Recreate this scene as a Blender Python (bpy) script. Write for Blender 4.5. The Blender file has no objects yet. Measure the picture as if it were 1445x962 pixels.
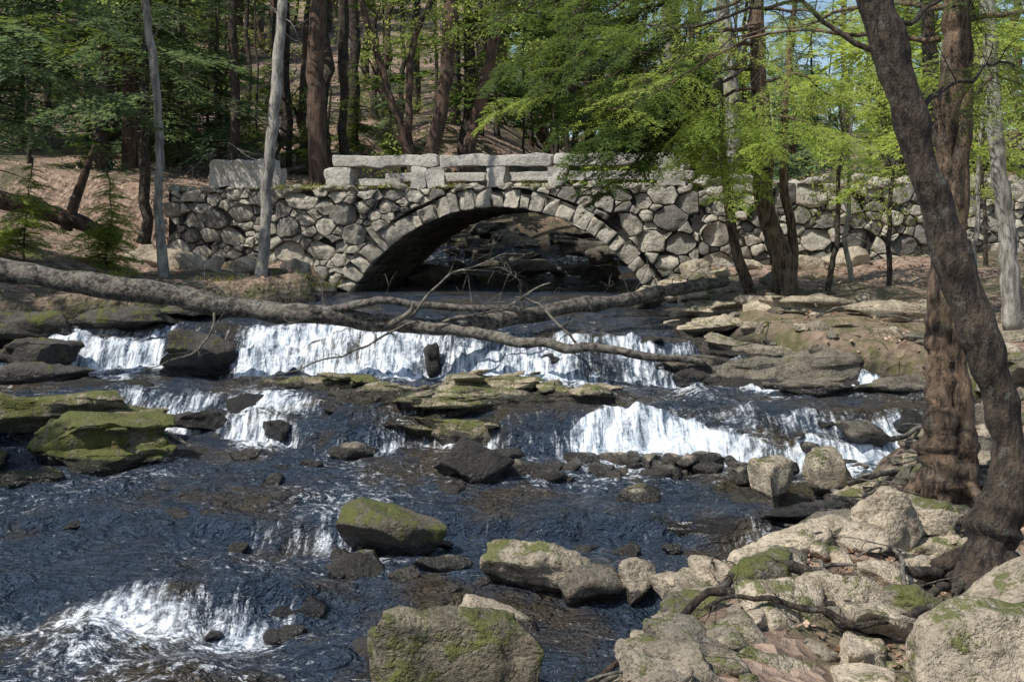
import bpy, math, random, bmesh
import numpy as np
from mathutils import Vector, Matrix
R = random.Random(11)
rng = np.random.default_rng(11)
sc = bpy.context.scene

# ---------------------------------------------------------------- noise
def _h(ix, iy, iz, seed):
    n = (ix*374761393 + iy*668265263 + iz*1103515245 + seed*1274126177) & 0xffffffff
    n = ((n ^ (n >> 13))*1274126177) & 0xffffffff
    n = ((n ^ (n >> 15))*2246822519) & 0xffffffff
    return ((n ^ (n >> 16)) & 0xffff)/32767.5-1.0
def noise3(p, seed=0):
    p = np.asarray(p, float); f = np.floor(p); i = f.astype(np.int64); t = p-f; t = t*t*(3-2*t)
    x, y, z = i[..., 0], i[..., 1], i[..., 2]; a, b, c = t[..., 0], t[..., 1], t[..., 2]
    def L(u, v, w): return u+(v-u)*w
    return L(L(L(_h(x,y,z,seed),_h(x+1,y,z,seed),a), L(_h(x,y+1,z,seed),_h(x+1,y+1,z,seed),a), b),
             L(L(_h(x,y,z+1,seed),_h(x+1,y,z+1,seed),a), L(_h(x,y+1,z+1,seed),_h(x+1,y+1,z+1,seed),a), b), c)
def fbm(p, octv=4, seed=0, gain=0.5):
    s = 0; a = 1.0; p = np.asarray(p, float)
    for k in range(octv):
        s = s+a*noise3(p*(2.03**k), seed+k*17); a *= gain
    return s
def P2(x, y, sx=1.0, sy=1.0, z=0.0):
    x = np.asarray(x, float); y = np.asarray(y, float); x, y = np.broadcast_arrays(x, y)
    return np.stack([x*sx, y*sy, np.full(x.shape, z)], -1)
def ss(a, b, x):
    t = np.clip((x-a)/(b-a), 0, 1); return t*t*(3-2*t)

# ---------------------------------------------------------------- node helper
class G:
    def __init__(s, name):
        s.m = bpy.data.materials.new(name); s.m.use_nodes = True; s.nt = s.m.node_tree; s.nt.nodes.clear()
    def n(s, typ, ins=None, **kw):
        nd = s.nt.nodes.new(typ)
        for k, v in kw.items(): setattr(nd, k, v)
        for k, v in (ins or {}).items():
            so = nd.inputs[k]
            if isinstance(v, bpy.types.NodeSocket): s.nt.links.new(v, so)
            else: so.default_value = v
        return nd
    def math(s, op, a, b=0.0, clamp=False):
        nd = s.n('ShaderNodeMath', {0: a, 1: b}, operation=op); nd.use_clamp = clamp; return nd.outputs[0]
    def mix(s, f, a, b, blend='MIX'):
        c = lambda v: v if isinstance(v, bpy.types.NodeSocket) else (*v, 1.0)
        return s.n('ShaderNodeMix', {0: f, 6: c(a), 7: c(b)}, data_type='RGBA', blend_type=blend).outputs[2]
    def rng(s, v, a, b, c=0.0, d=1.0):
        return s.n('ShaderNodeMapRange', {0: v, 1: a, 2: b, 3: c, 4: d}, interpolation_type='SMOOTHSTEP').outputs[0]
    def pos(s): return s.n('ShaderNodeNewGeometry').outputs['Position']
    def nz(s, sc_, det=4.0, rough=0.6, vec=None, dist=0.0):
        nd = s.n('ShaderNodeTexNoise', {'Scale': sc_, 'Detail': det, 'Roughness': rough, 'Distortion': dist})
        s.nt.links.new(vec if vec is not None else s.pos(), nd.inputs['Vector']); return nd.outputs[0]
    def attr(s, name): return s.n('ShaderNodeAttribute', attribute_name=name).outputs['Fac']
    def bump(s, h, st, dist=0.02, nrm=None):
        i = {'Height': h, 'Strength': st, 'Distance': dist}
        if nrm is not None: i['Normal'] = nrm
        return s.n('ShaderNodeBump', i).outputs[0]
    def out(s, sh):
        s.n('ShaderNodeOutputMaterial', {0: sh}); return s.m

def rock_mat(name, ca, cb, moss=0.5, mosscol=(0.085, 0.10, 0.016), sc1=1.0, bs=0.9, lichen=.5, tlo=.42, bd=.07, dk=.72):
    g = G(name)
    big = g.nz(1.3*sc1, 3, .6); mid = g.nz(5*sc1, 6, .7); fine = g.nz(38*sc1, 3, .7)
    t = g.attr('tint')
    col = g.mix(g.rng(big, .35, .65), ca, cb)
    col = g.mix(g.math('MULTIPLY', g.rng(mid, .50, .64), dk), col, (ca[0]*.36, ca[1]*.33, ca[2]*.28))
    col = g.mix(g.math('MULTIPLY', g.rng(mid, .47, .38), .5), col, (min(ca[0]*1.35, .6), min(ca[1]*1.35, .58), min(ca[2]*1.32, .53)))
    col = g.mix(g.math('MULTIPLY', g.rng(fine, .5, .66), .5*lichen), col, (.5, .47, .40))
    col = g.mix(g.math('MULTIPLY', g.rng(fine, .49, .36), .6), col, (.06, .05, .04))
    col = g.mix(1.0, col, g.n('ShaderNodeCombineColor', {0: g.rng(t, 0, 1, tlo, 1.28), 1: g.rng(t, 0, 1, tlo, 1.24), 2: g.rng(t, 0, 1, tlo, 1.18)}).outputs[0], 'MULTIPLY')
    up = g.n('ShaderNodeSeparateXYZ', {0: g.n('ShaderNodeNewGeometry').outputs['Normal']}).outputs[2]
    mo = g.nz(3.1*sc1, 5, .75)
    mm = g.math('ADD', mo, g.math('MULTIPLY', up, .07))
    mm = g.math('ADD', mm, g.math('MULTIPLY', g.math('SUBTRACT', g.attr('moss'), .5), .28))
    mk = g.rng(mm, .62-.09*moss, .72-.09*moss)
    mc = g.mix(fine, (mosscol[0]*.35, mosscol[1]*.4, mosscol[2]*.6), (mosscol[0]*1.9, mosscol[1]*1.75, mosscol[2]*1.5))
    col = g.mix(g.math('MULTIPLY', mk, .87), col, mc)
    w = g.attr('wet')
    wn = g.rng(g.math('ADD', w, g.math('MULTIPLY', g.math('SUBTRACT', mid, .5), .8)), .3, .5)
    wn = g.math('MULTIPLY', wn, g.rng(w, 0, .1))
    col = g.mix(wn, col, g.mix(.85, col, (.012, .011, .009)))
    h = g.math('ADD', g.math('MULTIPLY', mid, 1.7), g.math('MULTIPLY', fine, .4))
    h = g.math('ADD', h, g.math('MULTIPLY', mk, .25))
    b = g.bump(h, bs, bd)
    p = g.n('ShaderNodeBsdfPrincipled', {'Base Color': col, 'Roughness': g.math('SUBTRACT', .92, g.math('MULTIPLY', wn, .72)), 'Normal': b})
    return g.out(p.outputs[0])

M_rock = rock_mat('granite_rock', (.43, .37, .28), (.32, .275, .205), .5)
M_mossrock = rock_mat('mossy_rock', (.33, .285, .195), (.21, .18, .12), 1.5)
M_dark = rock_mat('dark_rock', (.085, .078, .07), (.04, .037, .033), .6, lichen=.1)
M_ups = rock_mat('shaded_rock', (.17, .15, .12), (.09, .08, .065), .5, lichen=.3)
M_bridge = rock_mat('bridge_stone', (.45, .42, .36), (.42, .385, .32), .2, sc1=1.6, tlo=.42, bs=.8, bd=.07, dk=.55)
M_vault = rock_mat('vault_stone', (.20, .18, .145), (.13, .115, .095), .2, sc1=1.6, tlo=.45, bs=.8, bd=.07)  # darker than the bridge face: shade under the arch is in the colour
M_granite = rock_mat('dressed_granite', (.45, .435, .395), (.44, .42, .38), .0, sc1=2.0, bs=.55, tlo=.7, dk=.4)

def simple_mat(name, ca, cb, sc_, stretch=None, det=5):
    g = G(name); vec = g.pos()
    if stretch:
        vec = g.n('ShaderNodeMapping', {0: vec, 3: stretch}).outputs[0]
    a = g.nz(sc_, det, .68, vec); b = g.nz(sc_*.25, 2, .6)
    c = g.mix(g.rng(a, .38, .64), ca, cb)
    c = g.mix(g.math('MULTIPLY', g.rng(b, .45, .7), .5), c, (cb[0]*1.4, cb[1]*1.4, cb[2]*1.35))
    return g, c, a
def bark_mat(name, ca, cb, sc_=9, lich=0.0, bd=.05, st=.22):
    g, c, a = simple_mat(name, ca, cb, sc_, stretch=(1, 1, st))
    if lich:
        c = g.mix(g.math('MULTIPLY', g.rng(g.nz(6, 4, .75), .55, .64), lich), c, (.30, .31, .25))
    p = g.n('ShaderNodeBsdfPrincipled', {'Base Color': c, 'Roughness': .95, 'Normal': g.bump(a, 1.0, bd)})
    return g.out(p.outputs[0])
M_bark = bark_mat('dark_bark', (.018, .013, .010), (.095, .07, .048), 20, .3, .1, .35)
M_redbark = bark_mat('red_brown_bark', (.035, .023, .016), (.13, .08, .053), 9, .15)
M_paint = bark_mat('pale_bark', (.13, .115, .095), (.38, .35, .30), 11, .4)
M_deadwood = bark_mat('weathered_wood', (.03, .025, .02), (.20, .175, .14), 13, .5, .07, 1.0)
M_oldbark = bark_mat('peeling_bark', (.03, .019, .013), (.22, .15, .095), 17, .25, .1, .16)

def leaf_mat(name, ca, cb, tr=.4, ct=None):
    g = G(name); t = g.attr('tint')
    c = g.mix(t, ca, cb)
    ct = ct or (min(cb[0]*1.9, .7), min(cb[1]*1.7, .8), cb[2]*1.1)
    d = g.n('ShaderNodeBsdfDiffuse', {0: c})
    tl = g.n('ShaderNodeBsdfTranslucent', {'Color': g.mix(.6, c, ct)})
    return g.out(g.n('ShaderNodeMixShader', {0: tr, 1: d.outputs[0], 2: tl.outputs[0]}).outputs[0])
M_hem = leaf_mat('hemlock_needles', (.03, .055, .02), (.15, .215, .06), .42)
M_hemL = leaf_mat('hemlock_lit_needles', (.14, .22, .05), (.42, .50, .13), .5)  # bright yellow-green puts the backlit glow into the needle colour
M_hemB = leaf_mat('blue_green_needles', (.055, .095, .055), (.18, .26, .135), .4)
M_dec = leaf_mat('spring_leaves', (.25, .30, .07), (.52, .57, .16), .55)
M_litter = leaf_mat('dry_leaves', (.17, .10, .055), (.56, .41, .30), .15, (.4, .25, .15))
M_grass = leaf_mat('grass_blades', (.10, .14, .03), (.32, .33, .09), .4)

# ground
g, c, a = simple_mat('forest_floor', (.10, .064, .04), (.31, .215, .15), 7)
vz = g.n('ShaderNodeTexVoronoi', {'Scale': 9.0}); g.nt.links.new(g.pos(), vz.inputs['Vector'])
c = g.mix(.55, c, g.mix(g.n('ShaderNodeSeparateColor', {0: vz.outputs['Color']}).outputs[0], (.08, .05, .032), (.48, .35, .26)))
c = g.mix(g.math('MULTIPLY', g.rng(g.nz(.45, 4, .7), .49, .57), .75), c, (.055, .06, .025))
c = g.mix(g.attr('moss'), c, g.mix(g.rng(g.nz(3, 4, .7), .45, .6), (.18, .14, .095), (.08, .085, .022)))
w = g.attr('wet'); c = g.mix(w, c, (.02, .017, .012))
hh = g.math('ADD', a, g.math('MULTIPLY', vz.outputs['Distance'], .6))
p = g.n('ShaderNodeBsdfPrincipled', {'Base Color': c, 'Roughness': .95, 'Normal': g.bump(hh, .9, .1)})
M_ground = g.out(p.outputs[0])

# water
g = G('stream_water'); pos = g.pos(); fo = g.attr('foam'); fl = g.attr('fall')
st = g.n('ShaderNodeMapping', {0: pos, 3: (15, 2.0, 2.6)}).outputs[0]
n_st = g.nz(1.0, 6, .72, st, .4)
n_is = g.nz(13.0, 5, .74, g.n('ShaderNodeMapping', {0: pos, 3: (.7, 1.0, 1)}).outputs[0], .6)
n_st2 = g.math('ADD', g.math('MULTIPLY', n_st, .78), g.math('MULTIPLY', n_is, .22))
nn = g.n('ShaderNodeMix', {0: fl, 2: n_is, 3: n_st2}, data_type='FLOAT').outputs[0]
fm = g.math('ADD', fo, g.math('MULTIPLY', g.math('SUBTRACT', nn, .5), 3.1))
fm = g.rng(fm, .34, 1.0)
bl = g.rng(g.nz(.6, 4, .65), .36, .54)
base = g.mix(bl, (.070, .054, .033), (.036, .053, .078))  # brown water; slate-blue patches paint sky reflection into the colour
fcol = g.mix(g.rng(nn, .38, .62), (.36, .43, .50), (.82, .85, .87))
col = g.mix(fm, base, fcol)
r1 = g.nz(3.6, 4, .62, g.n('ShaderNodeMapping', {0: pos, 3: (.75, 1.5, 1)}).outputs[0], 1.2)
r2 = g.nz(17, 2, .6, g.n('ShaderNodeMapping', {0: pos, 3: (.8, 1.4, 1)}).outputs[0], .6)
hh = g.math('ADD', r1, g.math('MULTIPLY', r2, .36))
b = g.bump(hh, g.math('SUBTRACT', 1.0, g.math('MULTIPLY', g.rng(fo, .3, .9), .68)), .36)
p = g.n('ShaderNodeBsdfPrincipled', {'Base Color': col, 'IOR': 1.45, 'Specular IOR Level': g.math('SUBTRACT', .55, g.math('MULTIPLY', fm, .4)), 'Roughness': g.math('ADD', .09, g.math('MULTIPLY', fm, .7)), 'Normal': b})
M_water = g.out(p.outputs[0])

# ---------------------------------------------------------------- mesh builder
class MB:
    def __init__(s): s.v = []; s.f = []; s.n = 0; s.t = []; s.m = []
    def add(s, v, f, tint=.5, moss=.5):
        v = np.asarray(v, float); f = np.asarray(f)
        s.v.append(v); s.f.extend((f+s.n).tolist()); s.n += len(v)
        s.t.append(np.broadcast_to(np.asarray(tint, float), (len(v),))); s.m.append(np.broadcast_to(np.asarray(moss, float), (len(v),)))
    def mesh(s, name, mat, smooth=True, wet=False):
        me = bpy.data.meshes.new(name)
        V = np.concatenate(s.v) if s.v else np.zeros((0, 3))
        me.from_pydata(V.tolist(), [], s.f)
        for nm, ar in (('tint', s.t), ('moss', s.m)):
            a = me.attributes.new(nm, 'FLOAT', 'POINT'); a.data.foreach_set('value', np.concatenate(ar).astype(np.float32))
        a = me.attributes.new('wet', 'FLOAT', 'POINT')
        if wet:
            d = V[:, 2]-level(V[:, 0], V[:, 1]); wv = 1-ss(.0, .24, d)
            a.data.foreach_set('value', wv.astype(np.float32))
        if smooth: me.polygons.foreach_set('use_smooth', [True]*len(me.polygons))
        me.materials.append(mat); me.update(); return me
    def obj(s, name, mat, parent=None, smooth=True, wet=False):
        o = bpy.data.objects.new(name, s.mesh(name, mat, smooth, wet)); sc.collection.objects.link(o)
        if parent: o.parent = parent
        return o
def empty(name):
    o = bpy.data.objects.new(name, None); o.empty_display_size = .2; sc.collection.objects.link(o); return o

# ---------------------------------------------------------------- stream levels and terrain
def n1d(x, f, s): return fbm(P2(x, 0*np.asarray(x, float), f, 1), 4, s)
def yc1(x): return np.interp(x, [-9, -4.5, -1.5, 0, 2.5, 4], [18.5, 18.4, 18.1, 17.6, 16.9, 16.6])+.30*n1d(x, 1.1, 5)
def yc2(x): return np.interp(x, [-9, -4, -3, .5, 1.5, 4, 6], [15.6, 15.3, 15.0, 14.2, 14.3, 14.2, 14.5])+.34*n1d(x, 1.0, 9)
def level(x, y):
    x = np.asarray(x, float); y = np.asarray(y, float)
    j = .35*noise3(P2(x, y, .9, .3), 3)
    D = np.interp(x, [-5, -1, 1, 3], [.68, .66, .58, .46])
    c1 = yc1(x); c2 = yc2(x)
    e1 = .35+.35*n1d(x, .9, 101); e2 = .3*n1d(x, 1.7, 102); e3 = .25*n1d(x, 2.6, 103)
    wa = .2+.16*n1d(x, .8, 104)
    z = -.05+.17*ss(9.0, 9.7, y+j)+.16*ss(10.9, 11.2, y+j)+.15*ss(11.6, 13.4, y)
    fa = ss(c1-.42+e3*.5, c1-.16+e3*.5, y)*(.62-wa*.5)+ss(c1-.15+e2*.4, c1+.1+e2*.4, y)*(.38-wa*.5)+wa*ss(c1+e1-.1, c1+e1+.25, y)
    g1 = .2*n1d(x, 1.3, 105); g2 = .2+.4*n1d(x, .7, 106); sp = np.interp(x, [-3, .5, 1.6, 2.6, 3.4], [.3, .35, .7, .4, .28])
    fb = .6*ss(c2-.5+g1*.4, c2-.5+g1*.4+sp, y)+.4*ss(c2-.3+g2*.7, c2+.0+g2*.7+sp, y)
    z = z+.44*fb+.04*ss(15.2, 16.6, y)+D*fa
    z = z+(1.68-.91-D)*ss(c1+.1, 26, y)+1.1*ss(31.5, 37, y)
    return z
YL = [0, 5, 12, 14, 17, 18.5, 20, 21.5, 24, 27, 29, 33, 60]
XL = [-6.5, -7, -7.5, -8.5, -9.5, -8.2, -6.2, -5.0, -4.0, -4.0, -3.6, -2.4, -1]
YR = [0, 5, 7, 8, 9, 10, 11, 12, 13, 14, 15, 16, 17, 18, 20, 22, 24, 26.5, 31, 33, 60]
XR = [-1.5, -1.0, .1, .5, 1.1, 2.3, 2.9, 3.1, 4.5, 5.8, 5.8, 5.0, 3.6, 3.2, 3.1, 3.1, 3.0, 3.3, 4.3, 4.4, 6]
def wallY(x): return np.interp(x, [-30, -9, 4.3, 14, 30], [36, 29.0, 26.15, 26.9, 30])
def terrain(x, y):
    x = np.asarray(x, float); y = np.asarray(y, float)
    L = level(x, np.minimum(y, 60))
    n1 = fbm(P2(x, y, .9, .9), 4, 21); n2 = fbm(P2(x, y, .15, .15), 3, 31)
    xl = np.interp(y, YL, XL)+.3*n1; xr = np.interp(y, YR, XR)+.25*n1
    inb = ss(26.5, 27.5, y)*(1-ss(31, 32, y))
    xl = np.where(inb > .5, np.interp(y, YL, XL), xl)
    d = np.maximum(xl-x, x-xr)
    side = ss(-4, 4, x)
    fl_ = np.interp(y, [0, 10, 13, 16, 19, 22, 25, 28], [.9, .9, 1.0, 1.35, 1.95, 2.15, 2.25, 2.35])
    fr_ = np.interp(y, [0, 6, 8, 10, 12, 14, 16, 18, 22, 26], [.35, .35, .42, .62, .85, 1.2, 1.5, 1.75, 2.05, 2.35])
    bl_ = np.interp(y, [26, 30, 36, 45, 60, 100, 200, 400], [4.15, 4.2, 5.0, 7.2, 11.5, 24, 45, 60])
    br_ = np.interp(y, [26, 30, 36, 45, 60, 100, 200, 400], [4.15, 4.2, 4.4, 5.0, 6.5, 11, 20, 30])
    fr = fl_*(1-side)+fr_*side; bk = bl_*(1-side)+br_*side
    k = ss(wallY(x)+.25, wallY(x)+.75, y)
    bank = fr*(1-k)+bk*k
    bank = bank+(.25*np.clip(-x-8.2, 0, 14)*(1-ss(30, 50, y)))*(1-k*.6)+.06*np.clip(x-6, 0, 15)
    bank = bank+n1*.09+n2*.35*ss(32, 50, y)
    w_ = np.interp(y, [0, 12, 16, 20, 26, 40], [1.0, 1.0, .8, .9, .9, 4])
    kk = np.maximum(ss(0, 1, d/w_), ss(39, 46, y))
    bed = L-.3+.1*n1
    return bed+(bank-bed)*kk

def axis(dense_a, dense_b, step, far, growth=1.18):
    a = list(np.arange(dense_a, dense_b, step)); s = step; p = a[-1]; hi = []
    while p < far[1]: s *= growth; p += s; hi.append(p)
    s = step; p = a[0]; lo = []
    while p > far[0]: s *= growth; p -= s; lo.append(p)
    return np.array(lo[::-1]+a+hi)
xs = axis(-12, 13, .11, (-500, 500)); ys = axis(5, 31, .11, (-60, 600))
X, Y = np.meshgrid(xs, ys); Z = terrain(X, Y)
def grid_faces(ny, nx):
    i = np.arange(ny*nx).reshape(ny, nx)
    return np.stack([i[:-1, :-1], i[:-1, 1:], i[1:, 1:], i[1:, :-1]], -1).reshape(-1, 4)
mb = MB()
dch = Z-level(X, np.minimum(Y, 60))
mossg = np.clip(1-ss(.25, .6, dch), 0, 1)*(1-ss(40, 50, Y))*.9
mb.add(np.stack([X, Y, Z], -1).reshape(-1, 3), grid_faces(len(ys), len(xs)), .5, mossg.reshape(-1))
mb.obj('ground', M_ground, wet=True)

# water sheet
wx = np.arange(-11, 8.5, .045)
wy = np.concatenate([np.arange(3.5, 19.6, .04), np.arange(19.6, 27, .1), np.arange(27, 42, .3)])
X, Y = np.meshgrid(wx, wy); L = level(X, Y)
c1 = yc1(X); c2 = yc2(X); jn = .35*noise3(P2(X, Y, .9, .3), 3)
slope = np.gradient(L, axis=0)/np.gradient(Y, axis=0)
steep = ss(.10, .5, slope)
for sh in (-1, -2, -3): steep = np.maximum(steep, .9*np.roll(steep, sh, 0))
steep = np.maximum(steep, .7*np.roll(steep, 3, 0))
a1 = ss(c1-2.1, c1-.5, Y)*(1-ss(c1-.45, c1-.3, Y))
a2 = ss(c2-2.0, c2-.5, Y)*(1-ss(c2-.45, c2-.35, Y))
gate1 = np.interp(X, [-8, -6.8, -5.7, -5.6, -4.4, -4.2, -1.6, -1.4, -1.1, -.9, 1.5, 2.8, 3.6], [.55, .78, .75, .3, .3, .84, .95, .7, .6, .76, .70, .64, .4])+.22*fbm(P2(X, Y, 1.6, 1), 3, 33)
gate2 = np.interp(X, [-9, -5, -3.2, -2.6, .5, .9, 2.2, 2.6, 3.1, 3.5, 5.2], [.25, .4, .6, .28, .25, .85, .8, .55, .5, .78, .66])+.28*fbm(P2(X, Y, 1.5, 1), 3, 34)
patch = fbm(P2(X, Y, .7, .45), 3, 44); patch2 = fbm(P2(X, Y, 1.6, 1.0), 3, 45)
gate = np.where(Y > 16.15, gate1, gate2)
foam = steep*gate*(Y > 12.5)+a1*gate1*(.5+.5*patch2)+a2*gate2*(.55+.5*patch2)
r3 = np.exp(-((Y+jn-10.95)/.2)**2)*(.5+.35*patch)*ss(-.5, .5, X)
r4 = np.exp(-((Y+jn-9.0)/.4)**2)*.34*(1-ss(-1.2, -.6, X))
r5 = (1-ss(8.8, 9.6, Y))*(1-ss(-2.0, -.9, X))*(.42+.30*patch)
r6 = (ss(9.6, 10.4, Y)*(1-ss(12.6, 13.8, Y)))*(1-ss(.6, 1.8, X))*(.20+.36*patch)
r7 = ss(14.6, 15.4, Y)*(1-ss(16, 17, Y))*.2+(1-ss(7.8, 9.5, Y))*ss(-1.5, 0, X)*.1+ss(.8, 1.6, X)*ss(12.2, 12.8, Y)*(1-ss(13.6, 14, Y))*.22+ss(17.5, 18.5, Y)*(1-ss(20, 23, Y))*(.12+.2*patch)
foam = foam+np.maximum(r3, 0)+r4+np.maximum(r5, 0)+np.maximum(r6, 0)+r7+.09*patch2
foam = np.clip(np.where(foam > .75, .75+(foam-.75)*.35, foam), 0, 1.0)
turb = np.clip(.5+foam*1.0, 0, 1)*(1-ss(20, 24, Y)*.6)
chop = fbm(P2(X, Y, 1.5, 2.4), 5, 51, .5)*.085*turb+fbm(P2(X, Y, .7, 1.1), 2, 61)*.05*turb
streak = noise3(P2(X, Y, 7, 1.4), 71)*.035*steep+noise3(P2(X, Y, 3, .8), 72)*.06*steep+fbm(P2(X, Y, 5, 5), 2, 73)*.025*steep
splash = np.abs(fbm(P2(X, Y, 5, 5), 3, 75))*.12*np.exp(-((Y-(c1-.5))/.2)**2)*gate1+np.abs(fbm(P2(X, Y, 5, 5), 3, 76))*.08*np.exp(-((Y-(c2-.55))/.22)**2)*gate2
hump = np.zeros_like(X)
for hx, hy, sx, sy, a_ in [(-2.0, 9.5, .42, .25, .17), (-2.9, 9.3, .5, .25, .15), (-2.4, 11.9, .45, .22, .15), (-3.3, 12.0, .3, .2, .12), (-1.2, 8.3, .35, .3, .14), (-3.4, 10.3, .5, .3, .12), (-4.2, 11.0, .5, .25, .12), (-1.5, 12.6, .3, .2, .08), (-4.4, 12.2, .4, .25, .1),
                           (1.75, 14.15, .55, .5, .18), (-.3, 11.0, .3, .2, .09), (-.2, 8.6, .4, .3, .09), (-2.3, 8.0, .5, .3, .13), (2.9, 14.2, .4, .3, .12), (-3.2, 8.4, .4, .3, .12), (.8, 17.0, .5, .5, .1), (1.6, 17.5, .5, .5, .1), (-1.7, 7.4, .4, .3, .1)]:
    hump += a_*np.exp(-((X-hx)/sx)**2-((Y-hy)/sy)**2)
Z = L+chop+streak+hump+splash
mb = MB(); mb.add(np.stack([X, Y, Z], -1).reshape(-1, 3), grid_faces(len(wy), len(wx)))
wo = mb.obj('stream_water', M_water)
for nm, ar in (('foam', foam), ('fall', np.clip(steep, 0, 1))):
    a = wo.data.attributes.new(nm, 'FLOAT', 'POINT'); a.data.foreach_set('value', ar.reshape(-1).astype(np.float32))

# ---------------------------------------------------------------- rocks
_ico = {}
def ico(n):
    if n not in _ico:
        bm = bmesh.new(); bmesh.ops.create_icosphere(bm, subdivisions=n, radius=1)
        _ico[n] = (np.array([v.co[:] for v in bm.verts]), np.array([[v.index for v in f.verts] for f in bm.faces])); bm.free()
    return _ico[n]
def rotm(rz, rx=0, ry=0):
    return np.array((Matrix.Rotation(rz, 3, 'Z') @ Matrix.Rotation(rx, 3, 'X') @ Matrix.Rotation(ry, 3, 'Y')))
def rock(mb, c, s, seed, rz=0, rx=0, ry=0, sub=4, planes=9, box=.0, strata=0, rough=.1, tint=None, moss=.5, flat_top=False):
    v, f = ico(sub); v = v.copy(); q = random.Random(seed)
    if box:
        p = 1-.55*box; v = np.sign(v)*np.abs(v)**p; v /= (1+.25*box)
    off = np.array([seed*3.1, seed*1.7, seed*.9])
    v = v*(1+.16*fbm(v*1.1+off, 2, 3)[:, None])
    for k in range(planes):
        n = np.array([q.gauss(0, 1), q.gauss(0, 1), q.gauss(0, .8)]); n /= np.linalg.norm(n)
        d = q.uniform(.42, .74); o = np.maximum(0, v@n-d); v -= np.outer(o*.97, n)
    if flat_top:
        o = np.maximum(0, v[:, 2]-.6); v[:, 2] -= o*.85
    s = np.array(s); w = v*s
    if strata:
        lay = np.floor((w[:, 2]+.03*fbm(w*2+off, 2, 8))/strata).astype(int)
        lr = np.array([random.Random(int(l)*77+seed).uniform(-1, 1) for l in range(lay.min(), lay.max()+1)])[lay-lay.min()]
        lx = noise3(np.stack([w[:, 0]*1.9, w[:, 1]*1.9, lay*5.3], -1), seed)
        w[:, :2] *= (1+.08*lr+.16*lx)[:, None]
    sz = float(np.mean(s))
    dirn = v/np.maximum(np.linalg.norm(v, axis=1), .2)[:, None]
    fq = fbm(w*(1.6/sz)+off, 5, 12, .6); rid = (1-np.abs(noise3(w*(2.3/sz)+off*1.3, 15))*2.2)
    w = w+dirn*(((fq-.35*np.maximum(rid, 0)**2)*rough*sz)[:, None])
    w = w@rotm(rz, rx, ry).T+np.array(c)
    mb.add(w, f, q.uniform(.3, .9) if tint is None else tint, moss)
def one_rock(name, mat, *a, **k):
    mb = MB(); rock(mb, *a, **k); return mb.obj(name, mat, wet=True)

one_rock('boulder', M_mossrock, (-.38, 7.5, .12), (.72, .55, .64), 3, rz=.15, box=.9, planes=5, sub=5, tint=.4, moss=.45, rough=.14)
one_rock('boulder', M_mossrock, (-1.13, 10.75, .30), (.52, .44, .40), 8, planes=4, sub=5, tint=.08, moss=.42, rough=.05)
one_rock('boulder', M_dark, (-.44, 12.7, .56), (.50, .34, .36), 14, planes=8, sub=4, tint=.2, moss=.1)
one_rock('boulder', M_rock, (.28, 9.75, .24), (.58, .36, .27), 19, ry=.12, planes=9, box=.5, sub=5, tint=.6, moss=.65)
one_rock('boulder', M_rock, (.68, 9.6, .18), (.36, .25, .24), 22, rz=.5, planes=9, box=.5, tint=.15, moss=.2)
one_rock('boulder', M_rock, (1.05, 9.6, .15), (.24, .2, .19), 24, rz=.4, planes=9, box=.4, tint=.5, moss=.3)
one_rock('boulder', M_rock, (-.1, 9.0, .06), (.36, .25, .16), 31, ry=.2, planes=9, box=.5, tint=.7, moss=.2)
one_rock('boulder', M_rock, (1.43, 9.35, .14), (.44, .3, .22), 35, ry=-.1, planes=9, box=.6, tint=.8, moss=.4)
one_rock('boulder', M_rock, (2.98, 9.4, .52), (.44, .38, .58), 41, rz=.4, ry=.12, box=.9, planes=6, sub=5, tint=.9, moss=.25, rough=.12)
one_rock('boulder', M_rock, (2.72, 11.9, .5), (.34, .26, .32), 43, rz=.4, box=.7, planes=8, tint=.8, moss=.6)
one_rock('boulder', M_rock, (3.42, 12.3, .48), (.44, .3, .32), 47, rz=.9, box=.3, planes=6, tint=.85, moss=.6)
one_rock('boulder', M_rock, (2.85, 6.5, .40), (.74, .55, .60), 52, rz=.3, box=.5, planes=8, sub=5, tint=.6, moss=.6)
one_rock('boulder', M_rock, (1.45, 6.95, .26), (.56, .38, .34), 55, rz=.1, ry=.08, box=.5, planes=7, sub=5, tint=.6, moss=.7)
one_rock('boulder', M_rock, (2.02, 6.75, .2), (.36, .4, .35), 58, rz=.5, box=.6, planes=8, sub=4, tint=.9, moss=.2)
one_rock('boulder', M_rock, (3.25, 7.6, .64), (.54, .32, .18), 61, rz=.25, ry=-.35, box=.7, planes=8, sub=4, tint=.6, moss=.4)
one_rock('boulder', M_rock, (1.9, 6.1, .0), (.6, .3, .4), 63, rz=.2, box=.5, planes=8, sub=4, tint=.7, moss=.3)
mb = MB()
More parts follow.
